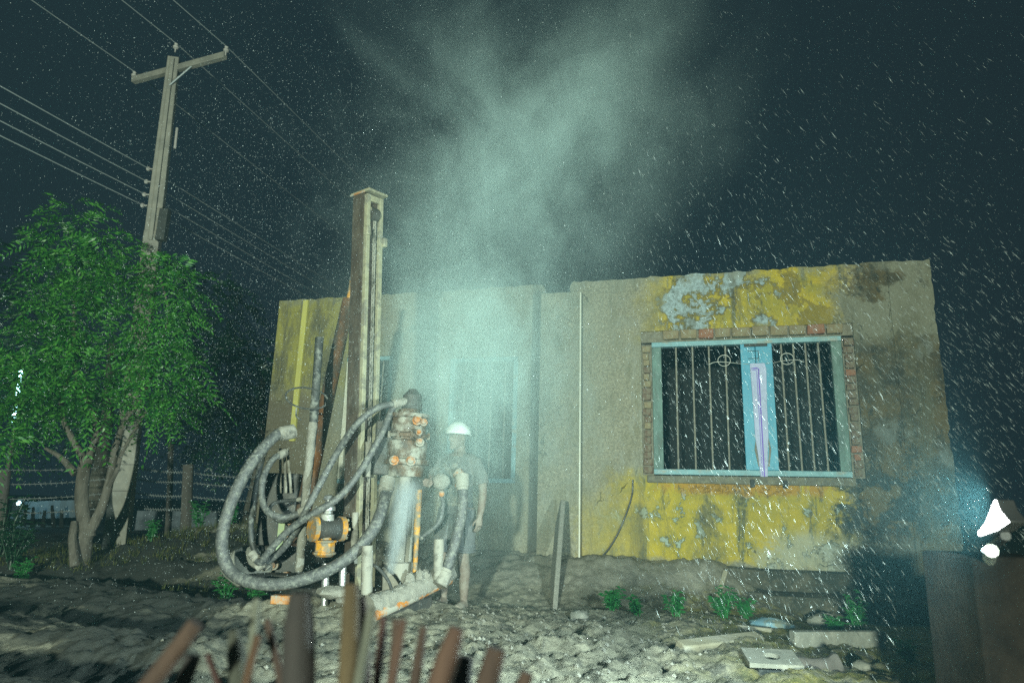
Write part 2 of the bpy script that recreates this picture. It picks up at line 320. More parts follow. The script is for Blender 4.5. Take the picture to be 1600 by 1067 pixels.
# old lime-washed plaster: yellow paint, peeled blue-white, mud splashed over the middle, mould on the right
def wall_mat():
    m, nt, b = new_mat('plaster'); co = n_coord(nt)
    sx = nt.nodes.new('ShaderNodeSeparateXYZ'); nt.links.new(co, sx.inputs[0]); U, Z = sx.outputs[0], sx.outputs[2]
    streak = n_coord(nt, (1, 1, 0.28))
    n1 = n_noise(nt, co, 1.1, 7, 0.66, 0.3); n2 = n_noise(nt, co, 3.0, 8, 0.68, 0.4); n3 = n_noise(nt, co, 22, 6, 0.7)
    n4 = n_noise(nt, streak, 4.5, 8, 0.72, 0.3); n5 = n_noise(nt, co, 1.9, 8, 0.7, 0.2)
    w1 = n_math(nt, 'ADD', n_math(nt, 'MULTIPLY', n_math(nt, 'SUBTRACT', n1, 0.5), 1.5), n_math(nt, 'MULTIPLY', n_math(nt, 'SUBTRACT', n3, 0.5), 0.7))
    Uw = n_math(nt, 'ADD', U, w1); Zw = n_math(nt, 'ADD', Z, n_math(nt, 'MULTIPLY', n_math(nt, 'SUBTRACT', n2, 0.5), 0.55))
    def box(ua, ub, uc, ud, za, zb, zc, zd):
        q = n_math(nt, 'MULTIPLY', n_range(nt, Uw, ua, ub), n_range(nt, Uw, uc, ud, 1, 0))
        return n_math(nt, 'MULTIPLY', q, n_math(nt, 'MULTIPLY', n_range(nt, Zw, za, zb), n_range(nt, Zw, zc, zd, 1, 0)))
    mx = lambda f, a, c: n_mix(nt, f, a, c)
    mul = lambda a, c: n_math(nt, 'MULTIPLY', a, c)
    col = mx(n_range(nt, n_noise(nt, co, 38, 5, .7), 0.38, 0.62), (0.42, 0.395, 0.29), (0.25, 0.235, 0.175))
    col = mx(mul(n_range(nt, n5, .46, .56), .5), col, mx(n_range(nt, n4, .4, .6), (0.20, 0.19, 0.12), (0.36, 0.38, 0.33)))                 # splashed grey-tan
    yel = mx(n_range(nt, n2, 0.38, 0.62), (0.60, 0.46, 0.05), (0.40, 0.34, 0.06))
    yel = mx(n_range(nt, n4, 0.52, 0.66), yel, (0.24, 0.24, 0.10))
    top = box(0.45, 1.35, 2.75, 3.3, 3.0, 3.1, 4.5, 5); low = box(0.1, 1.0, 2.95, 3.3, 0.30, 0.42, 1.32, 1.5)
    lft = box(-6, -5, -3.9, -2.7, 2.2, 2.7, 4.2, 5); mid = box(-0.3, 0.1, 0.7, 1.2, -0.2, 0.4, 0.8, 1.3)
    col = mx(mul(lft, 0.8), col, mx(n_range(nt, n4, 0.42, 0.58), (0.42, 0.38, 0.07), (0.18, 0.165, 0.07)))
    col = mx(mul(mid, 0.5), col, yel)
    col = mx(n_math(nt, 'MAXIMUM', top, low), col, yel)
    peel = mul(box(0.9, 1.1, 2.4, 2.6, 3.1, 3.2, 4.5, 5), n_range(nt, n5, 0.50, 0.545))
    col = mx(peel, col, mx(n_range(nt, n3, 0.4, 0.6), (0.44, 0.55, 0.58), (0.30, 0.36, 0.36)))
    peel2 = mul(low, n_range(nt, n2, 0.57, 0.60)); col = mx(peel2, col, (0.42, 0.50, 0.42))
    wht = box(2.0, 2.3, 3.3, 3.6, 0.3, 0.40, 0.62, 0.85); col = mx(mul(wht, 0.8), col, (0.47, 0.49, 0.40))
    org = mul(box(0.9, 1.2, 2.6, 3.0, 1.15, 1.25, 1.36, 1.45), n_range(nt, n2, 0.42, 0.5)); col = mx(org, col, (0.52, 0.30, 0.05))
    brn = n_math(nt, 'MULTIPLY', n_range(nt, Uw, 3.0, 3.3), 1.0)
    bc = mx(n_range(nt, n2, 0.40, 0.6), (0.150, 0.118, 0.060), (0.075, 0.072, 0.052)); bc = mx(n_range(nt, n5, 0.53, 0.6), bc, (0.17, 0.18, 0.155)); bc = mx(mul(n_range(nt, n4, 0.5, 0.58), n_range(nt, n3, .42, .55)), bc, (0.045, 0.047, 0.038))
    bc = mx(mul(n_range(nt, Z, 2.8, 3.1), n_range(nt, n1, 0.47, 0.53)), bc, (0.25, 0.25, 0.19))
    col = mx(brn, col, bc)
    mould = mul(n_range(nt, n4, 0.54, 0.64), n_range(nt, n3, 0.40, 0.58))
    side = n_math(nt, 'ADD', n_range(nt, U, 0.4, 1.2, 0.2, 0.7), n_range(nt, U, -3.2, -3.8, 0, 0.7), True)
    col = mx(mul(mould, side), col, (0.075, 0.08, 0.062))
    lb = mul(box(-6, -5, -4.3, -3.6, -1, 0, 2.3, 2.6), 0.85); col = mx(lb, col, (0.17, 0.145, 0.10))
    rb = mul(box(2.75, 2.95, 9, 10, 0.6, 0.9, 1.36, 1.6), n_range(nt, n2, 0.42, 0.5)); col = mx(rb, col, (0.05, 0.06, 0.055))
    vr = nt.nodes.new('ShaderNodeTexVoronoi'); vr.feature = 'DISTANCE_TO_EDGE'; vr.inputs['Scale'].default_value = 1.5
    wv = nt.nodes.new('ShaderNodeVectorMath'); wv.operation = 'ADD'; ws = nt.nodes.new('ShaderNodeVectorMath'); ws.operation = 'SCALE'; ws.inputs['Scale'].default_value = .5
    nv = nt.nodes.new('ShaderNodeTexNoise'); nv.inputs['Scale'].default_value = 2.6; nv.inputs['Detail'].default_value = 6; nt.links.new(co, nv.inputs['Vector']); nt.links.new(nv.outputs['Color'], ws.inputs[0]); nt.links.new(co, wv.inputs[0]); nt.links.new(ws.outputs[0], wv.inputs[1]); nt.links.new(wv.outputs[0], vr.inputs['Vector'])
    crk = mul(n_range(nt, vr.outputs['Distance'], .008, .002), n_range(nt, n1, .54, .62)); col = mx(mul(crk, .55), col, (0.06, 0.06, 0.045))
    ring = mul(mul(top, n_range(nt, n5, .478, .498)), n_math(nt, 'SUBTRACT', 1.0, peel)); col = mx(mul(ring, .7), col, (0.20, 0.155, 0.05))
    dirt = mul(n_range(nt, n_noise(nt, streak, 2.2, 9, .74, .6), .50, .66), n_range(nt, U, -3.5, .3, .35, .65)); col = mx(dirt, col, (0.15, 0.145, 0.095))
    shade_strip = n_math(nt, 'MULTIPLY', n_range(nt, U, -.735, -.70), n_range(nt, U, -.57, -.545, 1, 0)); col = mx(mul(shade_strip, n_range(nt, n4, .25, .6, .97, .75)), col, (0.065, 0.078, 0.075))   # pilaster's cast shadow painted as a dark strip beside it
    edge = mul(n_range(nt, Zw, 3.78, 3.9), n_range(nt, n2, 0.40, 0.55)); col = mx(mul(edge, 0.6), col, (0.30, 0.30, 0.23))
    nt.links.new(col, b.inputs['Base Color']); b.inputs['Roughness'].default_value = 0.92
    h = n_math(nt, 'ADD', n_math(nt, 'MULTIPLY', n3, 0.6), n_math(nt, 'SUBTRACT', n2, mul(peel, 0.4)))
    h = n_math(nt, 'ADD', h, n_math(nt, 'MULTIPLY', n_noise(nt, co, 60, 6, 0.75), 0.5)); h = n_math(nt, 'SUBTRACT', h, crk); h = n_math(nt, 'SUBTRACT', h, mul(peel2, .4))
    n_bump(nt, b, h, 0.9, 0.045); MATS['plaster'] = m
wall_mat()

# ---------------------------------------------------------------- ground
HA = R(16.5); HU = Vector((math.cos(HA), -math.sin(HA), 0)); HV = Vector((math.sin(HA), math.cos(HA), 0)); HO = Vector((0.956, 8.764, 0))
def ground_h(x, y):
    x = np.asarray(x, float); y = np.asarray(y, float)
    s = -((x - HO.x) * HV.x + (y - HO.y) * HV.y); u = (x - HO.x) * HU.x + (y - HO.y) * HU.y
    n = fbm(x, y, 0.8, 3, 3)
    h = 0.05 * n
    foot = 1.75 - 0.32 * np.clip(u, -1, 3) + 0.8 * fbm(x, y, 1.2, 3, 11)
    bank = (1 - smooth(0.15, 1, s / np.maximum(foot, 0.3))) * (1 - smooth(1.5, 2.6, u)) * smooth(-7, -5, u) * (s > -1)
    h = h + bank * (0.40 + 0.12 * fbm(x, y, 2.1, 3, 5))
    rigm = np.exp(-(((x + 0.9) / 1.0) ** 2 + ((y - 6.4) / 0.7) ** 2)); h = h + 0.11 * rigm
    lump = np.exp(-(((x - 0.6) / 2.0) ** 2 + ((y - 5.0) / 1.8) ** 2))
    f1 = fbm(x, y, 2.6, 4, 21, 0.55); f2 = fbm(x, y, 8.5, 3, 31, 0.55)
    f3 = np.maximum(fbm(x, y, 19, 3, 61, 0.6), -.05)
    h = h + (0.035 + 0.13 * lump + 0.08 * bank) * np.sign(f1) * np.abs(f1) ** 0.85 + (0.035 + 0.08 * lump + 0.04 * bank) * f2 + (0.016 + 0.045 * lump + 0.03 * bank) * f3
    rut = smooth(-0.5, -2.0, x) * (1 - smooth(8.2, 9.5, y))
    h = h + rut * 0.085 * np.sin((y + 0.25 * x + 1.2 * fbm(x, y, 0.5, 2, 41)) * 4.4)
    h = h + 0.16 * smooth(8.4, 9.6, y - 0.25 * (x + 5)) * smooth(-2.6, -3.6, x)
    h = h - 0.06 * smooth(1.8, 3, x)
    lft = smooth(-0.8, -1.8, x); h = h + lft * (0.05 * f2 + 0.05 * f3 + 0.07 * fbm(x * .6, y * 1.6, 1.7, 3, 71))
    return h
def gz(x, y): return float(ground_h(np.array([x]), np.array([y]))[0])
xs = np.concatenate([np.linspace(-80, -14, 12), np.linspace(-13, -8.3, 14), np.arange(-8, -2.6, 0.04), np.arange(-2.6, 3.6, 0.02), np.arange(3.6, 6.001, 0.04), np.linspace(6.3, 12, 14), np.linspace(14, 80, 12)])
ys = np.concatenate([np.linspace(-32, -1, 10), np.linspace(-0.6, 2.4, 20), np.arange(2.6, 3.7, 0.04), np.arange(3.7, 7.7, 0.02), np.arange(7.7, 10.2, 0.04), np.linspace(10.4, 20, 26), np.linspace(24, 112, 16)])
gx, gy = np.meshgrid(xs, ys); hz = ground_h(gx, gy) * np.where((np.abs(gx) > 20) | (gy > 30), 0.3, 1)
nx_, ny_ = len(xs), len(ys); idx = np.arange(nx_ * ny_).reshape(ny_, nx_)
quads = np.stack([idx[:-1, :-1], idx[:-1, 1:], idx[1:, 1:], idx[1:, :-1]], -1).reshape(-1, 4)
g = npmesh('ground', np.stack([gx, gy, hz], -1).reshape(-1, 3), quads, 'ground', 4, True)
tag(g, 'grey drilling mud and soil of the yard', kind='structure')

# ---------------------------------------------------------------- house
house = thing('house', 'single storey flat roofed house with peeling yellow plaster behind the drill', 'house', HO, -HA)
def cells(mb, us, zs, holes, v0, v1):
    for a, b in zip(us[:-1], us[1:]):
        for c, d in zip(zs[:-1], zs[1:]):
            um, zm = (a + b) / 2, (c + d) / 2
            if any(h[0] < um < h[1] and h[2] < zm < h[3] for h in holes): continue
            mb.box(((a + b) / 2, (v0 + v1) / 2, (c + d) / 2), (b - a, v1 - v0, d - c))
WA = (-3.5, -2.75, 1.2, 3.0); WB = (-1.88, -0.9, 1.25, 2.93); WC = (0.74, 3.22, 1.38, 3.19)
mb = MB()
cells(mb, [-4.74, -3.5, -2.75, -1.88, -0.9, -0.01], [-0.4, 1.2, 1.25, 2.93, 3.0, 3.73], [WA, WB], 0.0, 0.23)
cells(mb, [-0.01, 0.74, 3.22, 3.64], [-0.4, 1.38, 3.19, 3.73], [WC], -0.05, 0.23)
mb.prism([(3.64, -0.068, -.4), (3.64, -0.068, 3.73)] + [(4.1 - max(0, random.gauss(.004, .014)), -0.068, 3.73 - 4.13 * k / 60) for k in range(61)], (0, .298, 0))
mb.box((-4.625, 3.2, 1.66), (0.23, 5.94, 4.14)); mb.box((3.985, 3.2, 1.66), (0.23, 5.94, 4.14)); mb.box((-0.32, 6.285, 1.66), (8.84, 0.23, 4.14))
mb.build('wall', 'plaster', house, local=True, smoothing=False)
mb = MB()
def rounded(ua, ub, ra, rb, v0, v1):
    z0, z1 = 3.73, 3.925; pl = []
    if ra: pl += [(ua + 0.07 - 0.07 * math.cos(t), v0, (z0 + z1) / 2 + 0.0975 * math.sin(t)) for t in np.linspace(-math.pi / 2, math.pi / 2, 9)]
    else: pl += [(ua, v0, z0), (ua, v0, z1)]
    nseg = 60
    for k in range(1, nseg): pl.append((ua + (ub - ua) * k / nseg, v0, z1 + random.uniform(-0.022, 0.006)))
    if rb: pl += [(ub - 0.07 + 0.07 * math.cos(t), v0, (z0 + z1) / 2 + 0.0975 * math.sin(t)) for t in np.linspace(math.pi / 2, -math.pi / 2, 9)]
    else: pl += [(ub, v0, z1), (ub, v0, z0)]
    mb.prism(pl, (0, v1 - v0, 0))
rounded(-4.74, -0.545, False, True, -0.012, 0.20); rounded(-0.19, 4.1, True, False, -0.058, 0.20)
mb.build('parapet', 'plaster', house, local=True, smoothing=False)
MB().box((-0.32, 2.6, 1.75), (8.36, 0.05, 3.55)).build('room_dark_panel', smat('room_dark', (.010, .012, .012), (.018, .020, .019), 4, .9, 0, .3), house, local=True, smoothing=False, label='black panel added inside the house for the dark of its rooms')  # near-black panel added so the rooms stay dark behind the windows
MB().box((-0.32, 3.2, 3.60), (8.36, 5.93, 0.14)).build('roof', 'mortar', house, local=True, smoothing=False)
mb = MB()
for (a, b, v, z0, z1) in ((-4.8, 4.16, -0.16, -0.5, 0.345), (0.9, 3.9, -0.52, -0.5, 0.135)):
    n = 22; top = [(a + (b - a) * k / n, 0, z1 + random.uniform(-0.02, 0.01)) for k in range(n + 1)]
    vo = [v + random.uniform(-0.025, 0.02) for _ in top]
    for k in range(n):
        p, q = top[k], top[k + 1]
        mb.add([(p[0], vo[k], z0), (q[0], vo[k + 1], z0), (q[0], vo[k + 1], q[2]), (p[0], vo[k], p[2]), (p[0], -0.07, p[2] + 0.02), (q[0], -0.07, q[2] + 0.02)],
               [(0, 1, 2, 3), (3, 2, 5, 4)])
mb.build('plinth', smat('plinth_stone', (.16, .15, .11), (.085, .085, .062), 7, .95, 0, 1.0, 26, mud=.5, mudc=(.05, .055, .042), mscale=3, bdist=.04), house, local=True, smoothing=False)
# yellow-white corner pilaster strip and pale strip painted for the lit pilaster edge
MB().box((-4.255, -0.028, 2.84), (0.085, 0.05, 2.12)).build('pilaster', smat('stripe_paint', (0.62, 0.58, 0.16), (0.50, 0.46, 0.14), 6, 0.8, 0, 0.3, 50, stretch=(1, 1, 0.3), mud=0.32, mudc=(0.6, 0.58, 0.45)), house, local=True, bevel=0.006)
MB().box((-0.28, -0.099, 1.665), (0.54, 0.196, 4.13)).build('pilaster', 'plaster', house, local=True, smoothing=False, label='wide plastered pilaster rising to the notch in the parapet')
MB().box((-0.016, -0.204, 2.03), (0.022, 0.018, 3.38)).build('lit_edge', 'white_frame', house, local=True, bevel=0.005, label='pale vertical strip standing in for the lit pilaster edge')
# bricks round the big window
mb = MB()
mb.box((0.805, 0.10, 2.20), (0.13, 0.22, 1.64)); mb.box((3.155, 0.10, 2.20), (0.13, 0.22, 1.64)); mb.box((1.98, 0.10, 3.12), (2.48, 0.22, 0.14))
mb.build('mortar', 'mortar', house, local=True, smoothing=False)
def brick(c, size, mat):
    b_ = MB(); b_.box((0, 0, 0), size); b_.jitter(0.005)
    o = b_.build('brick', mat, house, local=True, bevel=0.008); o.location = c; o.rotation_euler = (random.uniform(-.02, .02), random.uniform(-.02, .02), random.uniform(-.02, .02))
u = 1.02
for k in range(10):
    wd = 0.195 + random.uniform(-0.02, 0.015)
    brick((u + wd / 2, -0.035 + random.uniform(-0.012, 0.008), 3.125), (wd, 0.12, 0.115), 'brick_red' if k in (2, 8) or random.random() < .12 else 'brick_dull'); u += wd + 0.022
for k in range(18):
    z = 1.44 + k * 0.089
    brick((0.812 + random.uniform(-.012, .006), -0.008 + random.uniform(-.014, .012), z + random.uniform(-.006, .006)), (0.10 + random.uniform(-.03, .012), 0.12, 0.078), random.choice(('brick_dark', 'brick_dull', 'brick_dark')))
    brick((3.148 + random.uniform(-.006, .012), -0.008 + random.uniform(-.014, .012), z + random.uniform(-.006, .006)), (0.10 + random.uniform(-.03, .012), 0.12, 0.078), random.choice(('brick_red', 'brick_dark', 'brick_dark')))
# big window
fr = MB(); fr.box((1.98, 0.04, 3.018), (2.22, 0.11, 0.062))
wf = fr.build('window', 'pale_blue_paint', house, local=True, bevel=0.006, label='large barred window with cyan centre post')
MB().box((1.98, 0.045, 1.425), (2.22, 0.12, 0.065)).build('bottom_rail', 'pale_blue_paint', wf, local=True, bevel=0.006)
for uu in (0.93, 3.03): MB().box((uu, 0.045, 2.222), (0.118, 0.10, 1.526)).build('jamb', 'pale_green_paint', wf, local=True, bevel=0.006)
MB().box((2.03, 0.035, 2.222), (0.17, 0.10, 1.526)).box((2.215, 0.032, 2.222), (0.19, 0.105, 1.526)).build('mullion', 'cyan_paint', wf, local=True, bevel=0.006)
MB().box((2.125, -0.026, 2.965), (0.27, 0.03, 0.035)).build('head_block', 'dark_board', wf, local=True, bevel=0.004)
MB().box((2.09, -0.024, 2.80), (0.12, 0.012, 0.006)).box((2.152, -0.024, 2.83), (0.007, 0.012, 0.13)).box((2.09, -0.024, 2.893), (0.12, 0.012, 0.005)).build('panel_joint', 'dark_board', wf, local=True)
lp = [(2.045, -0.052, 2.735), (2.215, -0.052, 2.735), (2.232, -0.052, 2.66), (2.215, -0.052, 2.2), (2.213, -0.052, 1.86), (2.19, -0.052, 1.62), (2.178, -0.052, 1.37), (2.098, -0.052, 1.37), (2.085, -0.052, 1.62), (2.062, -0.052, 1.84), (2.058, -0.052, 2.2), (2.047, -0.052, 2.66)]
leaf = MB().prism(lp, (0, 0.028, 0)).build('shutter_leaf', 'white_leaf', wf, local=True, bevel=0.004, label='narrow white shutter leaf tapering to its broken foot, purple line down it')
pp = MB()
for du, wd in ((0, .014), (-0.022, .006)):
    pp.box((2.142 + du, -0.0545, 2.02), (wd, 0.005, 1.29 + 2 * du)); pp.box((2.098 + du / 2, -0.0545, 2.672 + du), (0.074 + du, 0.0052, wd))
pp.build('purple_line', 'purple_paint', wf, local=True)
MB().tube([(2.078, -0.03, 1.86), (2.064, -0.03, 1.70), (2.09, -0.03, 1.5)], [.004, .014, .01], 6, .3).tube([(2.205, -0.03, 1.86), (2.222, -0.03, 1.70), (2.196, -0.03, 1.5)], [.004, .014, .01], 6, .3).build('broken_edge', 'caked_mud', wf, local=True)
for uu in (1.165, 1.37, 1.57, 1.765, 2.425, 2.565, 2.70, 2.845):
    j1, j2 = random.uniform(-.006, .006), random.uniform(-.006, .006)
    MB().tube([(uu + j1, 0.06, 1.45), (uu, 0.06 + j2, 2.2), (uu - j1, 0.06, 3.0)], 0.0115, 8).build('bar', 'bar_steel', wf, local=True)
rg = MB()
for uu, s in ((1.75, -1), (2.48, 1)):
    rg.tube([(uu + 0.075 * math.cos(t), 0.03, 2.795 + 0.07 * math.sin(t)) for t in np.linspace(0, 2 * math.pi, 22)], 0.0042, 6)
    rg.tube(curve_pts([(2.13 + s * 0.1, -0.035, 2.73), (2.13 + s * 0.2, 0.0, 2.745), (uu - s * 0.06, 0.03, 2.77), (uu + s * 0.1, 0.03, 2.78), (uu + s * 0.19, 0.035, 2.75)]), 0.0038, 6)
rg.build('tie_wire', smat('pale_wire', (.55, .56, .5), (.42, .43, .4), 10, .5, .2, .1), wf, local=True)
MB().box((1.95, -0.035, 1.335), (2.30, 0.16, 0.085)).jitter(0.008).build('sill', smat('sill_mortar', (.22, .21, .15), (.13, .125, .10), 14, .95, 0, .9, 50), wf, local=True, bevel=0.012)
for uu in (2.0, 2.36): MB().box((uu, -0.125, 1.30), (0.05, 0.05, 0.09)).jitter(.006).build('sill_bracket', 'dark_board', wf, local=True, bevel=0.006)
# the two smaller openings in the spray
def small_window(h, bars, name_label, jamb):
    o_ = MB(); o_.box(((h[0] + h[1]) / 2, 0.06, h[3] - 0.03), (h[1] - h[0] - 0.004, 0.1, 0.056))
    w_ = o_.build('window', 'pale_blue_paint', house, local=True, bevel=0.005, label=name_label)
    MB().box(((h[0] + h[1]) / 2, 0.06, h[2] + 0.03), (h[1] - h[0] - 0.004, 0.1, 0.056)).build('bottom_rail', 'pale_blue_paint', w_, local=True, bevel=0.005)
    for uu, m_ in ((h[0] + 0.035, jamb), (h[1] - 0.035, 'pale_blue_paint')): MB().box((uu, 0.06, (h[2] + h[3]) / 2), (0.066, 0.1, h[3] - h[2] - 0.12)).build('jamb', m_, w_, local=True, bevel=0.005)
    for k in range(bars):
        uu = h[0] + (h[1] - h[0]) * (k + 1) / (bars + 1)
        MB().cyl((uu, 0.07, h[2] + 0.06), (uu, 0.07, h[3] - 0.06), 0.011, n=8).build('bar', 'bar_steel', w_, local=True)
small_window(WA, 3, 'narrow window with a white left jamb', 'white_frame'); small_window(WB, 4, 'barred window veiled by the spray', 'pale_blue_paint')

# ---------------------------------------------------------------- power pole and wires
pb, pt = at(176, 893, 9.7), at(272, 92, 9.7)
pole = thing('power_pole', 'tall leaning square concrete power pole with a crossarm, behind the tree', 'power pole', pb)
AX = (pt - pb).normalized(); SD = Vector((0.25, -1, 0)).normalized()
MB().beam(pb - AX * .3, pb.lerp(pt, .62), .30, .25, SD, (.22, .19)).beam(pb.lerp(pt, .62), pt, .215, .16, SD, (.17, .14)).build('shaft', 'pole_concrete', pole, bevel=.012)
e_ = SD.cross(AX).normalized()
MB().beam(pb.lerp(pt, .60) + e_ * .0 - SD * -.10, pt + SD * .085 - AX * .05, .055, .05, SD).build('rib', 'pole_concrete', pole, bevel=.005)
for k in range(1, 13):
    c_ = pb.lerp(pt, k * .045); f_ = 1 - k * .045 / .62 * .27
    MB().beam(c_ - AX * .005, c_ + AX * .005, .304 * f_, .254 * f_, SD).build('band', 'post_wood', pole)
aL, aR = at(208, 126, 9.95), at(352, 87, 9.45)
MB().beam(aL, aR, .10, .09, (0, -1, 0)).build('crossarm', 'pole_concrete', pole, bevel=.008)
MB().cyl(pt - AX * .55 + SD * .1, aR.lerp(aL, .33), .014, n=6).build('brace', 'wire_metal', pole)
MB().cyl(pb.lerp(pt, .80) - e_ * .16, pb.lerp(pt, .845) - e_ * .16, .02, n=8).build('fuse', 'porcelain', pole)
WDIR = Vector((.30, 1, 0)).normalized()
def wire(p, label, before=14, after=70, sag=.5):
    pts = [p + WDIR * t - Vector((0, 0, sag * (1 - ((t - (after if t > 0 else -before) / 2) / ((after if t > 0 else -before) / 2)) ** 2) * (1 if t > 0 else .35))) for t in list(np.linspace(-before, 0, 12)) + list(np.linspace(0, after, 26))[1:]]
    o = MB().tube(pts, .0075, 5).build('power_line', 'wire_metal'); tag(o, label, 'power line', 'overhead lines on the power pole')
    origin_to(o, p)
for p, lb in ((aL, 'bare overhead wire tied at the left end of the crossarm'), (pt + AX * .12, 'bare overhead wire tied to the tip of the power pole'), (aR, 'bare overhead wire tied at the right end of the crossarm')):
    q = p + Vector((0, 0, .16)); MB().lathe(p, (0, 0, 1), [(0, .012), (.06, .012), (.07, .04), (.10, .045), (.12, .025), (.15, .03), (.17, .01)], 10).build('insulator', 'porcelain', pole)
    wire(q, lb)
nm = ['topmost', 'second from the top', 'third from the top', 'lowest']
for k, (px, py) in enumerate(((233, 264), (230, 284), (227, 304), (224, 321))):
    p = at(px, py, 9.7); MB().lathe(p - e_ * 0 + Vector((.06, 0, 0)), (-1, 0, 0), [(0, .012), (.05, .012), (.055, .035), (.09, .035), (.10, .02)], 10).build('insulator', 'porcelain', pole)
    wire(p, f'{nm[k]} of the four low wires meeting the shaft of the power pole', after=70, sag=.4)
MB().box(at(255, 352, 9.6), (.13, .12, .5)).build('meter_box', 'dark_board', pole, bevel=.01)

# ---------------------------------------------------------------- trees
def leaf_sprays(lobes, n, L=.30, leaflet=.075, wid=.022, pairs=6, seed=1, hollow=.55):
    rs = np.random.RandomState(seed); V = []; F = []
    wts = np.array([l[3] * l[4] * l[5] for l in lobes]) ** (2 / 3); wts /= wts.sum(); c = 0
    for li in rs.choice(len(lobes), n, p=wts):
        x, y, z, rx, ry, rz = lobes[li]; d = rs.normal(size=3); d /= np.linalg.norm(d)
        q = (hollow + (1 - hollow) * rs.rand()) * (1 + .16 * rs.normal()); p = np.array([x, y, z]) + d * np.array([rx, ry, rz]) * q
        o = d * np.array([1, 1, .5]) + rs.normal(size=3) * .55; o /= np.linalg.norm(o); sz = .7 + .6 * rs.rand()
        up = np.array([0, 0, 1.]) + rs.normal(size=3) * .35; sd = np.cross(o, up); sd /= np.linalg.norm(sd) + 1e-6; nr = np.cross(sd, o)
        for k in range(pairs):
            t = (k + 1) / pairs; b = p + o * (L * sz * t) - np.array([0, 0, L * sz * .55 * t * t])
            for s in (-1, 1):
                ld = sd * s * .85 + o * .55 - np.array([0, 0, .35]) + rs.normal(size=3) * .12; ld /= np.linalg.norm(ld)
                ll = leaflet * sz * (1.1 - .45 * abs(t - .45)); wv = np.cross(ld, nr + rs.normal(size=3) * .3); wv /= np.linalg.norm(wv) + 1e-6
                wv = wv * wid * sz * .5; m_ = b + ld * ll * .45
                V += [b, m_ + wv, b + ld * ll, m_ - wv]; F.append((c, c + 1, c + 2, c + 3)); c += 4
    return np.array(V), np.array(F)
def crown(name, parent, mat, lobes, n, **k):
    V, F = leaf_sprays(lobes, n, **k); inv = np.array(MX[parent.name].inverted())
    V = V @ inv[:3, :3].T + inv[:3, 3]
    o = npmesh(name, V, F, mat, 4); o.parent = parent; MX[o.name] = MX[parent.name]; o['kind'] = 'stuff'; return o
def lobe(px, py, d, rpx, rpy, dz=None):
    c = at(px, py, d); s = d / FPX * 1.03; return (c.x, c.y, c.z, rpx * s, (dz or (rpx + rpy) / 2 * s), rpy * s)
tb = at(125, 893, 8.8); tb.z = gz(tb.x, tb.y)
tree = thing('neem_tree', 'leafy green neem tree with a forked pale trunk in front of the power pole', 'tree', tb)
T = lambda px, py, d=8.8: at(px, py, d)
mb = MB()
mb.tube(curve_pts([tb - Vector((0, 0, .15)), T(130, 850), T(138, 825)]), [.135] + [.105] * 6 + [.09] * 6, 14, .03)
mb.tube(curve_pts([T(138, 840), T(128, 790), T(130, 740), T(137, 715)], 5), list(np.linspace(0.084, 0.072, 16)), 12, .04)
mb.tube(curve_pts([T(137, 835), T(160, 790), T(172, 745), T(180, 700), T(190, 670)], 5), list(np.linspace(0.068, 0.034, 21)), 10, .04)
mb.tube(curve_pts([T(137, 725), T(115, 690), T(95, 640), T(108, 580)], 5), list(np.linspace(0.048, 0.021, 16)), 9, .04)
mb.tube(curve_pts([T(137, 725), T(150, 660), T(118, 580), T(115, 470)], 5), list(np.linspace(0.052, 0.017, 16)), 9, .04)
mb.tube(curve_pts([T(118, 740), T(95, 715), T(70, 700)], 5), list(np.linspace(0.048, 0.017, 11)), 8, .04)
0 and mb.tube(curve_pts([T(135, 800), T(146, 770), T(140, 750)], 5), list(np.linspace(0.040, 0.034, 11)), 8, .04)
mb.tube(curve_pts([T(170, 760, 8.75), T(182, 735, 8.7), T(192, 705, 8.7), T(230, 640, 8.7)], 5), list(np.linspace(0.032, 0.017, 16)), 7, .04)
mb.tube(curve_pts([T(190, 670), T(230, 600), T(262, 500), T(250, 430)], 5), list(np.linspace(0.040, 0.010, 16)), 7, .04)
mb.tube(curve_pts([T(117, 885, 8.6), T(113, 840, 8.65), T(116, 815, 8.7)], 5), list(np.linspace(0.056, 0.038, 11)), 9, .06)
mb.build('trunk', 'bark', tree)
crown('crown', tree, 'neem_leaf', [lobe(118, 345, 8.9, 34, 38), lobe(100, 390, 8.8, 38, 34), lobe(160, 385, 8.8, 36, 34), lobe(130, 430, 8.7, 50, 36), lobe(172, 450, 8.7, 34, 40), lobe(85, 460, 8.8, 42, 36),
      lobe(250, 425, 8.6, 40, 32), lobe(272, 455, 8.5, 38, 30), lobe(255, 500, 8.6, 46, 36), lobe(135, 510, 8.6, 62, 40), lobe(60, 530, 8.7, 52, 44), lobe(235, 545, 8.4, 40, 44), lobe(272, 560, 8.5, 36, 30), lobe(140, 580, 8.6, 50, 36),
      lobe(30, 600, 8.8, 46, 46), lobe(88, 615, 8.6, 44, 36), lobe(245, 600, 8.3, 40, 32), lobe(285, 615, 8.4, 32, 26), lobe(140, 632, 8.5, 40, 26), lobe(55, 640, 8.6, 48, 28), lobe(235, 635, 8.3, 42, 24), lobe(10, 690, 8.6, 30, 22)], 1250, seed=3, L=.34, leaflet=.092, wid=.025, pairs=8, hollow=.35)
db = Vector((-6.9, 11.6, 0.1))
dk = thing('dark_tree', 'shadowed bluish green tree behind the neem at the left edge', 'tree', db)
MB().tube(curve_pts([db - Vector((0, 0, .2)), db + Vector((.1, 0, 1.6)), db + Vector((-.1, .1, 3.4))]), list(np.linspace(.16, .06, 13)), 10, .04).build('trunk', 'bark', dk)
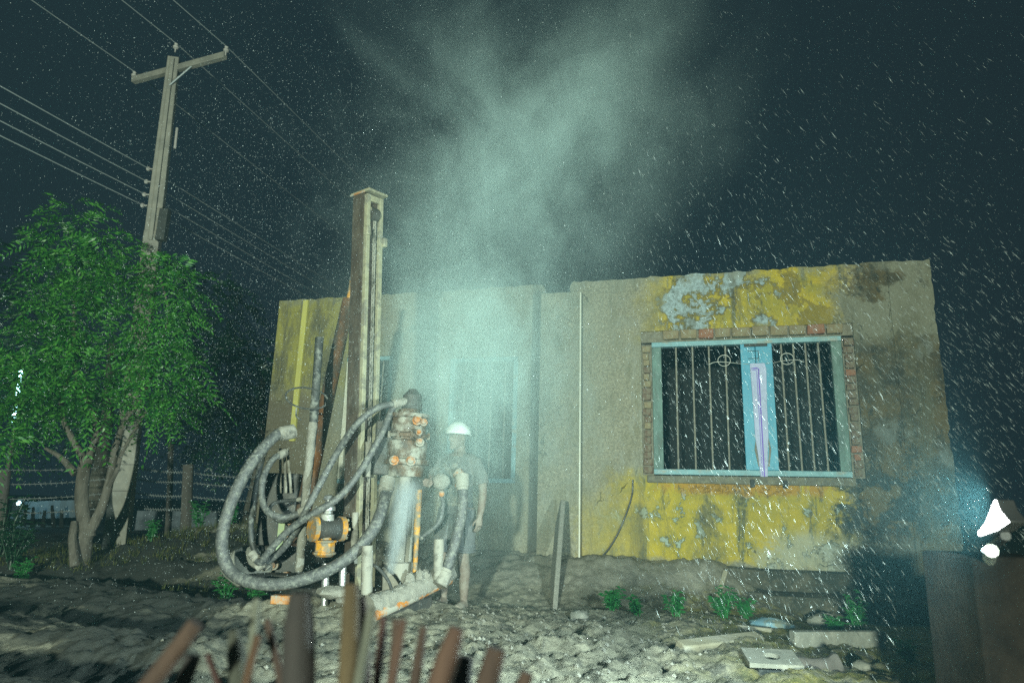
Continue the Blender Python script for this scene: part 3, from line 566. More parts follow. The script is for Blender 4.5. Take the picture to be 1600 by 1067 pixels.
crown('crown', dk, 'dark_leaf', [lobe(20, 420, 11.5, 60, 65), lobe(30, 520, 11.5, 90, 70), lobe(10, 620, 11.5, 90, 80), lobe(110, 640, 11.8, 80, 60)], 900, seed=5, leaflet=.09, wid=.03)
db = Vector((-4.6, 12.4, 0.1))
dk = thing('dark_tree', 'dim dark green tree between the neem and the house corner', 'tree', db)
MB().tube(curve_pts([db - Vector((0, 0, .2)), db + Vector((.15, 0, 1.4)), db + Vector((.0, .1, 3.0))]), list(np.linspace(.15, .05, 13)), 10, .04).build('trunk', 'bark', dk)
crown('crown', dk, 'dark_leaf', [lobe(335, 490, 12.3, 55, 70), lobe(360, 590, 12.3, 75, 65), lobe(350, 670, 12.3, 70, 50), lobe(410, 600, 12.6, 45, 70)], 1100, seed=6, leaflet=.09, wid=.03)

# ---------------------------------------------------------------- barbed wire fence on the left
fence = thing('barbed_wire_fence', 'barbed wire fence on weathered wooden posts behind the trees', 'fence', (-4.9, 10.3, 0.1))
def fpost(px, py0, py1, d, r):
    a, b = at(px[0], py0, d), at(px[1], py1, d); a.z -= .25
    MB().tube(curve_pts([a, a.lerp(b, .4) + Vector((.02, 0, 0)), b], 5), [r * 1.1] * 6 + [r] * 5, 10, .05).build('post', 'post_wood', fence)
    return a, b
fpost((183, 203), 890, 695, 10.0, .085); fpost((286, 294), 888, 726, 10.3, .075); fpost((262, 267), 850, 690, 12.6, .05); fpost((-12, 4), 900, 735, 9.7, .10)
for (ya, yb, yc, yd) in ((722, 727, 738, 745), (745, 745, 753, 760), (768, 767, 775, 782), (790, 790, 795, 800), (868, 866, 862, 862)):
    a, b, c, d = at(-5, ya + 12, 9.75), at(196, yb, 10.0), at(291, yc, 10.3), at(425, yd, 10.8)
    st = MB(); pts = []
    for p, q in ((a, b), (b, c), (c, d)):
        for k in range(12): pts.append(p.lerp(q, k / 12) + Vector((0, 0, -.03 * math.sin(math.pi * k / 12))))
    pts.append(d); st.tube(pts, .006, 5)
    for i in range(len(pts) - 1):
        for q in (.0, .5):
            c_ = pts[i].lerp(pts[i + 1], q)
            st.cyl(c_ + Vector((-.012, 0, .022)), c_ + Vector((.012, 0, -.022)), .004, n=4)
    st.build('barbed_wire', smat('barb_steel', (.24, .26, .26), (.16, .17, .17), 9, .5, .2, .1) if 'barb_steel' not in MATS else 'barb_steel', fence)
def sheet_wall(p0, p1, h, mat, name, label, cat):
    o = MB(); L = (p1 - p0); n = max(4, int(L.length / .12)); d_ = L.normalized(); nn = Vector((-d_.y, d_.x, 0)); vs = []; fs = []
    for k in range(n + 1):
        q = p0 + d_ * (L.length * k / n) + nn * (.012 if k % 2 else -.012); vs += [q, q + Vector((0, 0, h)), q + nn * .03, q + nn * .03 + Vector((0, 0, h))]
    for k in range(n):
        a = 4 * k; b = 4 * k + 4; fs += [(a, b, b + 1, a + 1), (b + 2, a + 2, a + 3, b + 3), (a + 1, b + 1, b + 3, a + 3)]
    o.add(vs, fs); ob = o.build(name, mat, smoothing=False); tag(ob, label, cat); return origin_to(ob, p0)
q0, q1 = at(208, 842, 16), at(345, 842, 16.5)
sheet_wall(q0, q1, .62, 'tin_sheet', 'sheet_wall', 'low bluish sheet metal wall behind the fence posts', 'wall')
# distant lit wall with broken pickets in front and a small lamp
q0, q1 = at(15, 812, 17), at(118, 808, 17.5)
sheet_wall(q0, q1, .42, 'far_wall', 'boundary_wall', 'pale blue lit low wall far behind the neem trunk', 'wall')
for k, px in enumerate((36, 50, 66, 84, 96)):
    a, b = at(px, 826, 16.3), at(px + random.uniform(-3, 6), 790 + random.uniform(-3, 8), 16.3)
    o = MB().beam(a, b, .10, .03, (0, -1, 0), (.05, .03)).build('picket', 'dark_board')
    tag(o, ('leftmost', 'second from the left', 'middle', 'second from the right', 'rightmost')[k] + ' dark picket standing before the pale lit far wall', 'picket', 'pickets before the far lit wall'); origin_to(o, a)
lp_ = at(29, 786, 16.6); o = thing('wall_lamp', 'small glowing lamp at the left end of the far pale wall', 'lamp', lp_)
MB().blob(lp_, .05, .05, .06).build('bulb', 'bulb_and_glint', o); MB().box(lp_ + Vector((0, .06, .07)), (.08, .08, .06)).build('fitting', 'dark_board', o)
MB().cyl(lp_ + Vector((0, .08, .1)), Vector((lp_.x, lp_.y + .08, -.1)), .02, n=6).build('stand', 'dark_board', o)
pl = bpy.data.lights.new('wall_lamp_light', 'POINT'); pl.energy = 9; pl.color = (.4, .85, 1); pl.shadow_soft_size = .06
plo = bpy.data.objects.new('wall_lamp_light', pl); COL.objects.link(plo); plo.location = lp_ + Vector((.25, -.25, .1))
a, b = at(20, 660, 11.0), at(33, 576, 11.0)
o = thing('tube_light', 'glowing bluish white tube lamp seen through leaves at the left edge', 'lamp', at(16, 690, 11.0))
MB().cyl(a, b, .028, n=10).build('tube', 'tube_glow', o); MB().beam(a + Vector((-.01, .05, 0)), b + Vector((-.01, .05, 0)), .07, .04).build('batten', 'dark_board', o)
MB().cyl(a + Vector((0, .08, 0)), Vector((a.x, a.y + .08, 0)), .03, n=8).build('stand', 'post_wood', o)
pl = bpy.data.lights.new('tube_glow_light', 'POINT'); pl.energy = 30; pl.color = (.75, 1, .75); pl.shadow_soft_size = .2
plo = bpy.data.objects.new('tube_glow_light', pl); COL.objects.link(plo); plo.location = at(40, 610, 10.3)

# ---------------------------------------------------------------- drilling rig
rig = thing('drilling_rig', 'mud caked borehole drilling rig with a tall mast and looping hoses', 'drilling rig', (-1.25, 6.5, gz(-1.25, 6.5)))
FR = Vector((.8, -.6, 0)); SR = Vector((-.6, -.8, 0))
m0, m1 = at(560, 935, 6.5), at(576, 308, 6.3); m0.z -= .1
MZ = (m1 - m0).normalized(); MS = (SR - MZ * SR.dot(MZ)).normalized(); MF = MS.cross(MZ); MF = MF if MF.dot(FR) > 0 else -MF
def mbeam(mb, a, b, wf_, ws_, of=0, os=0):       # bar along the mast, wf_ along the drilling direction, ws_ across
    o_ = MF * of + MS * os; c = (a + b) / 2 + o_; mb.box(c, (wf_, ws_, (b - a).length), (MF, MS, MZ)); return mb
mast = mbeam(MB(), m0, m1, .17, .21, -.03).build('mast', 'mast_paint', rig, bevel=.008)
for s in (1, -1): mbeam(MB(), m0.lerp(m1, .05), m1 - MZ * .02, .045, .045, .082, s * .083).build('guide_rail', 'cream_rail', mast, bevel=.004)
MB().box(m1 + MZ * .012 + MF * .01, (.27, .25, .024), (MF, MS, MZ)).build('top_plate', 'cream_rail', mast, bevel=.004)
MB().box(m1 + MZ * .004 + MS * .118 - MF * .03, (.21, .02, .016), (MF, MS, MZ)).build('plate_edge', 'orange_paint', mast, bevel=.003)
MB().blob(m1 + MZ * .05 - MF * .02, .025, .025, .03).build('top_pin', 'cream_rail', mast)
MB().box(m1 - MZ * .16 + MF * .085, (.03, .125, .035), (MF, MS, MZ)).box(m1 - MZ * .05 + MF * .085, (.03, .125, .06), (MF, MS, MZ)).build('cross_piece', 'cream_rail', mast, bevel=.004)
MB().box(m1 - MZ * .40 + MF * .10 + MS * .095, (.06, .05, .09), (MF, MS, MZ)).box(m1 - MZ * .47 + MF * .11 - MS * .115, (.06, .05, .09), (MF, MS, MZ)).build('bearing_block', 'cream_rail', mast, bevel=.01)
ch = MB(); p = m1 - MZ * .22
for k in range(88):
    c = p - MZ * (.0355 * k) + MF * .075 - MS * .02
    ax = (MF, MS, MZ) if k % 2 else (MS, -MF, MZ)
    for s in (1, -1): ch.box(c + ax[1] * (s * .012), (.012, .009, .046), ax)
    ch.cyl(c - ax[1] * .017 + MZ * .018, c + ax[1] * .017 + MZ * .018, .007, n=6)
ch.build('chain', 'mud_steel', mast)
MB().cyl(m1 - MZ * .2 + MF * .06 - MS * .045, m1 - MZ * .2 + MF * .06 + MS * .045, .07, n=18).build('sprocket', 'dark_machine', mast)
# inclined ram behind the mast
MB().tube([at(545, 468, 7.0), at(512, 620, 6.95), at(480, 770, 6.9), at(455, 890, 6.85)], [.066, .072, .076, .076], 14).build('ram', 'rust', rig)
MB().cyl(at(551, 437, 7.0), at(545, 470, 7.0), .03, n=10).build('ram_rod', 'yellow_paint', rig); MB().cyl(at(553, 428, 7.0), at(550, 440, 7.0), .036, n=10).build('ram_eye', 'chrome', rig)
MB().box(at(562, 455, 6.75), (.1, .05, .05)).build('ram_bracket', 'mud_steel', rig, bevel=.005)
MB().tube(curve_pts([at(499, 528, 6.55), at(494, 600, 6.5), at(488, 680, 6.45), at(477, 780, 6.4), at(467, 895, 6.35)], 10), .040, 12, .05).build('stay_pipe', 'hose_dark', rig)
cm = MB(); cm.tube(curve_pts([at(489, 660, 6.42), at(478, 770, 6.37), at(467, 893, 6.32)], 16), [.038 + random.uniform(-.004, .005) for _ in range(33)], 14, .14); cm.build('mud_cake', 'caked_mud', rig)
# hoses
def hose(pix, r, mat, sub=9, name='hose', n=12, ends=True, rib=0.0):
    pts = curve_pts([at(*q) for q in pix], sub); rr = [r * (1 + rib * random.uniform(-1, 1)) for k in range(len(pts))]
    o = MB().tube(pts, rr, n, rib * .6).build(name, mat, rig)
    if ends:
        for a, b in ((pts[0], pts[1]), (pts[-1], pts[-2])):
            d_ = (b - a).normalized(); MB().tube([a - d_ * r * .8, a + d_ * r * 1.6, a + d_ * r * 1.7, a + d_ * r * 2.2], [r * 1.35, r * 1.35, r * 1.15, r * 1.15], 10).build('coupling', 'mud_steel', o)
    return o
hose([(452, 675, 6.5), (430, 681, 6.4), (394, 722, 6.25), (363, 780, 6.15), (347, 840, 6.1), (355, 885, 6.1), (388, 908, 6.05), (440, 912, 6.0), (500, 896, 6.0), (545, 870, 6.05), (580, 832, 6.1), (598, 792, 6.2), (605, 755, 6.35)], .052, 'hose_rubber', rib=.03)
hose([(443, 708, 6.6), (426, 718, 6.5), (411, 748, 6.4), (410, 782, 6.35), (422, 802, 6.3), (450, 808, 6.3), (478, 796, 6.3)], .030, 'hose_rubber', rib=.03)
hose([(634, 627, 6.35), (616, 634, 6.3), (595, 680, 6.2), (565, 733, 6.15), (530, 776, 6.1), (490, 802, 6.1), (455, 825, 6.2), (425, 855, 6.25), (407, 878, 6.3), (396, 868, 6.35)], .031, 'hose_rubber', rib=.04)
hose([(622, 630, 6.3), (590, 637, 6.15), (556, 664, 6.1), (525, 710, 6.25), (500, 756, 6.2), (478, 798, 6.2), (455, 840, 6.3), (430, 868, 6.4), (405, 884, 6.4)], .031, 'hose_rubber', rib=.04)
hose([(412, 705, 6.7), (400, 760, 6.6), (392, 820, 6.5), (398, 860, 6.5), (418, 885, 6.5)], .026, 'hose_dark', rib=.03)
hose([(470, 800, 6.35), (440, 815, 6.4), (422, 800, 6.4), (430, 785, 6.45), (470, 780, 6.4)], .016, 'hose_dark')
hose([(569, 876, 6.1), (590, 887, 6.0), (608, 910, 5.95), (617, 944, 5.9)], .014, 'hose_dark', name='thin_hose')
hose([(690, 770, 6.4), (692, 792, 6.35), (684, 818, 6.35), (655, 842, 6.4)], .018, 'hose_rubber', name='thin_hose')
hose([(722, 748, 6.35), (723, 790, 6.3), (713, 840, 6.25), (701, 880, 6.2), (690, 908, 6.15)], .048, 'hose_rubber', rib=.03)
MB().tube([at(719, 762, 6.34), at(721, 744, 6.36), at(714, 738, 6.38)], [.05, .055, .05], 12).build('hose_clamp', 'orange_paint', rig)
cc = at(479, 622, 6.4); lp2 = [cc + Vector((.20 * math.cos(t), .06 * math.sin(t), .105 * math.sin(t) - .03 * math.cos(t))) for t in np.linspace(.3, 5.9, 26)]
MB().tube(lp2, .0085, 7).tube(curve_pts([at(463, 638, 6.4), at(463, 650, 6.38), at(470, 656, 6.36)], 4), .0085, 7).build('cable_loop', 'hose_dark', rig)
# drill head on the mast
hx = at(636, 700, 6.4); HZ = lambda py: at(636, py, 6.4).z
def hl(pys, mat, name, n=22, dx=0):
    z0 = HZ(pys[0][0]); MB().lathe((hx.x + dx, hx.y, z0), (0, 0, 1), [(HZ(py) - z0, r * 6.4 / FPX) for py, r in pys], n).build(name, mat, rig)
hl([(745, 20), (745, 27), (728, 29), (726, 35), (719, 35), (717, 30), (690, 31), (688, 25), (684, 25)], 'head_iron', 'gearbox')
hl([(684, 24), (684, 33), (679, 33), (677, 27), (655, 28), (653, 33), (648, 33), (646, 18), (640, 16)], 'head_iron', 'rotary_motor')
hl([(640, 13), (640, 16), (618, 15), (612, 9), (608, 6)], 'dark_machine', 'swivel', dx=.02)
for k in range(10):
    a = 2 * math.pi * k / 10; c = Vector((hx.x + .19 * math.cos(a), hx.y + .19 * math.sin(a), HZ(681)))
    MB().cyl(c - Vector((0, 0, .03)), c + Vector((0, 0, .03)), .016, n=6).build('flange_bolt', 'head_iron', rig)
for (px, py, rr) in ((652, 658, .045), (662, 661, .035), (656, 692, .04), (616, 720, .045), (642, 721, .045), (655, 676, .03)):
    c = at(px, py, 6.22); MB().lathe(c, (px / 1600 - .3, -1, .1), [(0, rr), (.04, rr), (.045, rr * .7), (.07, rr * .6), (.075, .01)], 8).build('port_plug', 'orange_paint', rig)
MB().box(at(605, 700, 6.45), (.20, .22, .5)).build('carriage', 'dark_machine', rig, bevel=.015)
MB().cyl((hx.x, hx.y, HZ(744)), (hx.x - .02, hx.y, .0), .055, n=14).build('drill_rod', 'mud_steel', rig)
MB().lathe((hx.x - .02, hx.y, gz(hx.x, hx.y) - .1), (0, 0, 1), [(0, .14), (.42, .14), (.43, .11), (.2, .10)], 20).build('casing', 'mud_steel', rig)
# yellow push rod
MB().cyl(at(654, 765, 6.3), at(651, 838, 6.28), .030, n=12).cyl(at(651, 838, 6.28), at(648, 895, 6.26), .021, n=12).build('push_rod', 'yellow_paint', rig)
MB().cyl(at(640, 780, 6.45), at(633, 900, 6.45), .05, n=12).build('guide_post', 'mud_steel', rig)
# yellow valve at the front
vc = at(510, 826, 6.15); VX = Vector((-.78, -.60, 0)).normalized()
vb = MB().lathe(vc - VX * .13, VX, [(0, .06), (.0, .095), (.03, .10), (.04, .085), (.20, .085), (.22, .10), (.26, .10), (.262, .07)], 20).build('valve', 'dark_machine', rig)
MB().lathe(vc - VX * .155, VX, [(0, .055), (.0, .108), (.045, .108), (.045, .09)], 20).build('flange', 'yellow_paint', vb)
MB().lathe(vc + VX * .095, VX, [(0, .09), (.0, .108), (.04, .108), (.04, .09)], 20).build('flange', 'yellow_paint', vb)
for k in range(6):
    a = 2 * math.pi * k / 6; yv = VX.cross(Vector((0, 0, 1))); c = vc - VX * .16 + yv * (.085 * math.cos(a)) + Vector((0, 0, .085 * math.sin(a)))
    MB().cyl(c - VX * .02, c + VX * .02, .014, n=6).build('bolt', 'cream_rail', vb)
MB().lathe(vc + Vector((0, 0, .07)), (0, 0, 1), [(0, .06), (.05, .055), (.06, .04), (.08, .04), (.085, .065), (.12, .06), (.14, .035), (.17, .03), (.175, .055), (.21, .04), (.22, .01)], 16).build('valve_cap', 'chrome', vb)
MB().lathe(vc - Vector((0, 0, .23)), (0, 0, 1), [(0, .075), (.02, .10), (.035, .10), (.04, .085), (.115, .085), (.12, .10), (.135, .10), (.14, .05), (.2, .05)], 8).build('valve_base', 'yellow_paint', vb)
# base frame, legs, bars
MB().box(at(560, 942, 6.55), (1.35, .5, .22), (FR, SR, Vector((0, 0, 1)))).build('base_frame', 'dark_machine', rig, bevel=.015)
for (px, y0, y1, d, r, m_) in ((507, 880, 945, 6.05, .030, 'chrome'), (534, 872, 935, 6.1, .030, 'chrome'), (572, 852, 965, 6.0, .048, 'mud_steel'), (684, 842, 905, 6.15, .042, 'mud_steel'), (553, 800, 880, 6.3, .03, 'mud_steel'), (574, 690, 745, 6.3, .028, 'mud_steel')):
    a, b = at(px, y1, d), at(px + 2, y0, d); MB().tube(curve_pts([a, a.lerp(b, .5), b], 5), [r * random.uniform(.92, 1.1) for _ in range(11)], 12, .05).build('leg' if r > .025 and m_ == 'chrome' else 'upright', m_, rig)
MB().tube(curve_pts([at(576, 948, 5.75), at(620, 934, 5.95), at(660, 915, 6.15), at(702, 893, 6.4)], 12), [.085 + random.uniform(-.006, .007) for _ in range(37)], 22, .10).build('outrigger', 'caked_mud', rig)
MB().tube([at(584, 962, 5.72), at(702, 905, 6.36)], .045, 10).build('outrigger_tube', 'orange_paint', rig)
for (px, py, d, a, b, c) in ((640, 912, 6.05, .05, .04, .09), (655, 908, 6.1, .04, .04, .10), (664, 902, 6.15, .05, .04, .06), (525, 925, 6.0, .16, .10, .05), (550, 938, 5.95, .14, .1, .05), (690, 893, 6.3, .09, .06, .06), (600, 935, 5.9, .10, .07, .06)):
    MB().blob(at(px, py, d), a, b, c, 14, 9, .14).build('mud_lump', 'caked_mud', rig)
MB().box(at(425, 905, 6.5), (.34, .22, .10)).build('pedal', 'dark_machine', rig, bevel=.01); MB().box(at(440, 936, 6.1), (.16, .10, .07)).build('bracket', 'orange_paint', rig, bevel=.008)
eng = MB().box(at(440, 800, 7.0), (.36, .3, .75)).build('hydraulic_block', 'dark_machine', rig, bevel=.02)
MB().box(at(440, 880, 6.9), (.50, .40, .34)).build('hydraulic_tank', 'dark_machine', rig, bevel=.03)
for (px, py) in ((452, 832), (430, 882), (448, 900), (455, 815)): MB().lathe(at(px, py, 6.65), (0, -1, 0), [(0, .045), (.05, .045), (.055, .03), (.08, .025), (.085, .01)], 10).build('hose_port', 'orange_paint', eng)
MB().beam(at(436, 860, 6.55), at(441, 812, 6.5), .06, .02, (0, -1, 0)).build('lever_plate', smat('teal_plate', (.30, .40, .30), (.40, .46, .22), 8, .5, 0, .2), rig, bevel=.004)
for k, px in enumerate((455, 447, 438)): MB().cyl(at(px, 770, 6.8), at(px - 6 + 3 * k, 700, 6.75), .013, n=8).build('control_lever', 'mud_steel', rig)
MB().blob(at(689, 752, 6.35), .085, .07, .075, 14, 9, .06).build('control_box', 'caked_mud', rig); MB().cyl(at(664, 752, 6.4), at(688, 752, 6.35), .03, n=10).build('control_arm', 'mud_steel', rig)
MB().blob(at(690, 771, 6.33), .03, .03, .03).build('control_knob', 'orange_paint', rig)
o = MB().blob(at(386, 884, 6.6), .22, .16, .17, 14, 9, .10).build('boulder', 'debris_grey'); tag(o, 'purplish grey boulder lying inside the big hose loop', 'boulder'); origin_to(o, at(386, 900, 6.6))

# ---------------------------------------------------------------- worker
def remeshed(name, mb, mat, parent, voxel, smooth_n=4):
    me = bpy.data.meshes.new(name + '_src'); me.from_pydata([tuple(q) for q in mb.v], [], mb.f)
    o = bpy.data.objects.new(name + '_src', me); COL.objects.link(o)
    r_ = o.modifiers.new('r', 'REMESH'); r_.mode = 'VOXEL'; r_.voxel_size = voxel
    s_ = o.modifiers.new('s', 'SMOOTH'); s_.iterations = smooth_n; s_.factor = .5
    dg = bpy.context.evaluated_depsgraph_get(); m2 = bpy.data.meshes.new_from_object(o.evaluated_get(dg)); m2.name = name
    bpy.data.objects.remove(o); bpy.data.meshes.remove(me)
    m2.materials.clear(); m2.materials.append(MATS[mat] if isinstance(mat, str) else mat); m2.polygons.foreach_set('use_smooth', [True] * len(m2.polygons))
    ob = bpy.data.objects.new(name, m2); COL.objects.link(ob); ob.parent = parent; MX[ob.name] = MX[parent.name]; return ob
wx, wy = at(706, 957, 6.6).x, 6.6
man = thing('person', 'mud covered worker in a white hard hat, shirt and shorts, standing at the drill', 'person', (wx, wy, gz(wx, wy) - .02), R(-24)); man.scale = (.95, .95, .95)
b = MB(); V3 = Vector
def limb(ps, rs, sub=5, n=12):
    pts = curve_pts(ps, sub); t = np.linspace(0, len(rs) - 1, len(pts)); b.tube(pts, list(np.interp(t, range(len(rs)), rs)), n)
# legs: left takes the weight, right half a step behind
limb([(.10, .0, .94), (.105, -.01, .72), (.11, -.03, .50), (.11, .01, .33), (.11, .02, .10), (.11, .02, .06)], [.095, .085, .058, .060, .036, .040])
limb([(-.10, .02, .94), (-.13, .03, .72), (-.15, .02, .50), (-.155, .08, .33), (-.16, .11, .10), (-.16, .11, .06)], [.095, .085, .058, .060, .036, .040])
for fx, fy in ((.11, .02), (-.16, .11)):
    b.tube([(fx, fy + .05, .035), (fx, fy - .02, .05), (fx + .01, fy - .10, .035), (fx + .012, fy - .16, .024)], [.032, .042, .042, .036], 10)
    for k in range(5): b.tube([(fx - .028 + .016 * k, fy - .15, .02), (fx - .03 + .017 * k, fy - .20 + .008 * abs(k - 1), .016)], [.011, .008], 7)
# trunk
limb([(0, .0, .90), (0, .01, 1.02), (0, .0, 1.18), (0, -.005, 1.32), (0, .015, 1.43), (0, .02, 1.49)], [.145, .135, .145, .160, .115, .062], n=16)
b.blob((.10, .01, 1.39), .10, .085, .075); b.blob((-.10, .01, 1.39), .10, .085, .075)
limb([(0, .02, 1.44), (0, .005, 1.56)], [.06, .055])
# head turned to the drill, slightly bowed
hd = V3((-.01, -.02, 1.625)); b.blob(hd, .077, .098, .115, 18, 12); b.blob(hd + V3((-.008, -.03, -.06)), .056, .070, .062, 14, 9)
fw = V3((-.35, -.94, -.1)).normalized(); sw = V3((.94, -.35, 0))
b.tube([hd + fw * .088 + V3((0, 0, .02)), hd + fw * .112 + V3((0, 0, -.028))], [.010, .017], 8); b.blob(hd + fw * .085 + V3((0, 0, -.062)), .026, .014, .010); b.blob(hd + fw * .075 + V3((0, 0, -.098)), .03, .02, .018)
for s in (1, -1):
    b.blob(hd + sw * (s * .08) + fw * -.005 + V3((0, 0, -.01)), .014, .022, .032); b.blob(hd + fw * .086 + sw * (s * .032) + V3((0, 0, .015)), .016, .012, .010); b.tube([hd + fw * .088 + sw * (s * .014) + V3((0, 0, .035)), hd + fw * .08 + sw * (s * .052) + V3((0, 0, .033))], .009, 6)
# left arm hangs, right arm reaches forward to the control box
limb([(.175, .01, 1.40), (.235, .03, 1.26), (.265, .03, 1.12), (.275, .0, .98), (.275, -.035, .86)], [.062, .054, .043, .040, .028])
limb([(-.175, .01, 1.40), (-.225, -.05, 1.28), (-.225, -.13, 1.18), (-.17, -.25, 1.17), (-.12, -.34, 1.17)], [.062, .054, .043, .040, .028])
def hand(w_, d_, side, curl):
    d_ = V3(d_).normalized(); side = V3(side).normalized(); pn = d_.cross(side); w_ = V3(w_)
    b.tube([w_, w_ + d_ * .045, w_ + d_ * .09], [.028, .034, .034], 10); 
    for s in (-.5, .5): b.tube([w_ + d_ * .02 + side * (.022 * s), w_ + d_ * .09 + side * (.05 * s)], [.024, .020], 8)
    for k, L in enumerate((.068, .078, .074, .058)):
        o_ = w_ + d_ * .085 + side * (.030 - .020 * k); b.tube([o_, o_ + d_ * L * .5 + pn * curl * L * .25, o_ + d_ * L * .85 + pn * curl * L * .75], [.0105, .0095, .0080], 8)
    o_ = w_ + d_ * .03 + side * .03; b.tube([o_, o_ + side * .03 + d_ * .03 + pn * .01, o_ + side * .038 + d_ * .068 + pn * .02], [.013, .011, .009], 8)
hand((.275, -.035, .865), (-.02, -.10, -1), (-.25, -.95, .1), .7); hand((-.12, -.34, 1.17), (.45, -.88, -.12), (.3, .1, .95), 1.1)
remeshed('body', b, 'skin_muddy', man, .0065, 3)
b = MB()
limb([(0, .0, .93), (0, .01, 1.03), (0, .0, 1.18), (0, -.005, 1.33), (0, .015, 1.44)], [.162, .152, .163, .176, .10], n=18)
b.blob((.10, .01, 1.385), .118, .10, .09); b.blob((-.10, .01, 1.385), .118, .10, .09)
limb([(.16, .01, 1.40), (.225, .03, 1.27), (.255, .03, 1.17)], [.075, .072, .074]); limb([(-.16, .01, 1.40), (-.222, -.045, 1.28), (-.228, -.10, 1.21)], [.075, .072, .074])
for k in range(6): b.tube(curve_pts([(-.12 + .05 * k, -.155, 1.30 - .05 * (k % 3)), (-.10 + .05 * k, -.165, 1.15), (-.13 + .05 * k, -.155, .98)], 4), .011, 6)
remeshed('shirt', b, 'cloth_muddy', man, .011, 3)
b = MB()
limb([(0, .005, 1.0), (0, .005, .88)], [.158, .168], n=18)
limb([(.085, .0, .92), (.105, -.01, .72), (.112, -.025, .52)], [.118, .112, .108]); limb([(-.085, .02, .92), (-.13, .03, .72), (-.15, .025, .52)], [.118, .112, .108])
for k in range(4): b.tube([(.05 + .04 * k, -.12, .88), (.04 + .045 * k, -.115, .6)], .010, 6)
remeshed('shorts', b, smat('shorts_cloth', (.075, .085, .09), (.14, .15, .15), 9, .95, 0, .6, 50, mud=.40, mudc=(.21, .21, .18)), man, .011, 3)
hm = MB()
for cx, cy in ((.112, -.024), (-.149, .025)):
    for z in (.535, .56, .585): hm.tube([(cx + .113 * math.cos(t), cy + .113 * math.sin(t), z + .008 * math.sin(2 * t)) for t in np.linspace(0, 2 * math.pi, 24)], .0055, 5)
hm.build('hem_stripe', 'cloth_stripe', man, local=True)
hh = MB(); hc = hd + V3((.004, .0, .035)); NS, NR = 24, 9; vs = []; fs = []
for i in range(NR + 1):
    th = (math.pi / 2) * i / NR
    for k in range(NS):
        a = 2 * math.pi * k / NS; rdg = 1 + .035 * max(0, math.cos(3 * (a + .35))) * math.sin(th) * (1 if i < NR else 0)
        vs.append(hc + V3((.122 * math.sin(th) * math.cos(a) * rdg, .142 * math.sin(th) * math.sin(a) * rdg, .128 * math.cos(th))))
for k in range(NS):
    a = 2 * math.pi * k / NS; dv = V3((math.cos(a), math.sin(a), 0)); br = .018 + .045 * max(0, dv.dot(fw)) ** 2
    vs.append(hc + V3((.122 * math.cos(a), .142 * math.sin(a), 0)) + dv * br + V3((0, 0, -.012)))
for k in range(NS):
    a = 2 * math.pi * k / NS; vs.append(hc + V3((.112 * math.cos(a), .132 * math.sin(a), -.008)))
for i in range(NR + 2):
    for k in range(NS): fs.append((i * NS + k, (i + 1) * NS + k, (i + 1) * NS + (k + 1) % NS, i * NS + (k + 1) % NS))
hh.add(vs, fs); hh.build('hard_hat', 'helmet_white', man, local=True, angle=60)

# ---------------------------------------------------------------- debris, plants
def debris(name, label, cat, fn, mat, base, bevel=.008, group=None):
    mb = MB(); fn(mb); o = mb.build(name, mat, bevel=bevel); tag(o, label, cat, group); return origin_to(o, base)
def onz(px, py, d, dz=0): q = at(px, py, d); return q
a, b_ = at(1118, 952, 7.1), at(1136, 892, 7.15)
debris('leaning_board', 'short board stuck upright and leaning right at the foot of the wall', 'board', lambda m: m.beam(a, b_, .10, .045, (.8, -.6, 0)).jitter(.006), 'debris_wood', a)
p1, p2 = at(1062, 1014, 5.3), at(1186, 1000, 5.7)
debris('timber_block', 'pale squared timber lying diagonally on the mud in front of the wall', 'timber', lambda m: m.beam(p1, p2, .115, .10, (0, -.4, 1)).jitter(.006), 'debris_wood', p1, .014)
p3, p4 = at(1238, 1000, 5.75), at(1380, 999, 5.9)
debris('plank', 'weathered plank lying flat along the lower right ground', 'plank', lambda m: m.beam(p3, p4, .08, .14, (0, 0, 1)).jitter(.006), 'debris_grey', p3, .01)
p5, p6 = at(1150, 978, 6.4), at(1206, 985, 6.3)
debris('slat', 'thin split slat lying beside the weeds below the plinth', 'slat', lambda m: m.beam(p5, p6, .05, .03, (0, 0, 1)).jitter(.006), 'debris_wood', p5)
c0 = at(1208, 1048, 4.85)
pb_ = thing('pump_box', 'low dark box with a square lid and round hole, half sunk in mud', 'box', c0)
E1 = Vector((.97, -.1, 0)).normalized(); E2 = Vector((-.35, .93, .16)).normalized(); E3 = E1.cross(E2).normalized(); E2 = E3.cross(E1)
lid = MB(); cL = c0 + Vector((.0, .02, .06)); NN = 24; vs = []; fs = []
for i in range(NN):
    t = 2 * math.pi * i / NN; sq = 1 / max(abs(math.cos(t)), abs(math.sin(t)))
    for rr in (.055, None):
        x, y = (math.cos(t) * rr, math.sin(t) * rr) if rr else (math.cos(t) * sq * .17, math.sin(t) * sq * .13)
        for zz in (0, .028): vs.append(cL + E1 * x + E2 * y + E3 * zz)
for i in range(NN):
    p, q = 4 * i, 4 * ((i + 1) % NN); fs += [(p + 1, q + 1, q + 3, p + 3) , (p + 2, q + 2, q, p), (p + 3, q + 3, q + 2, p + 2), (p, q, q + 1, p + 1)]
lid.add(vs, fs); lid.build('lid', 'debris_grey', pb_)
MB().box(c0 + Vector((.02, .02, -.03)), (.26, .2, .14), (E1, E2, E3)).build('case', 'dark_board', pb_, bevel=.01)
MB().box(c0 + Vector((-.18, .0, .0)), (.12, .12, .03), (E1, E2, E3)).build('side_plate', 'debris_grey', pb_, bevel=.006)
p7, p8 = at(1132, 1026, 5.2), at(1180, 1026, 5.15)
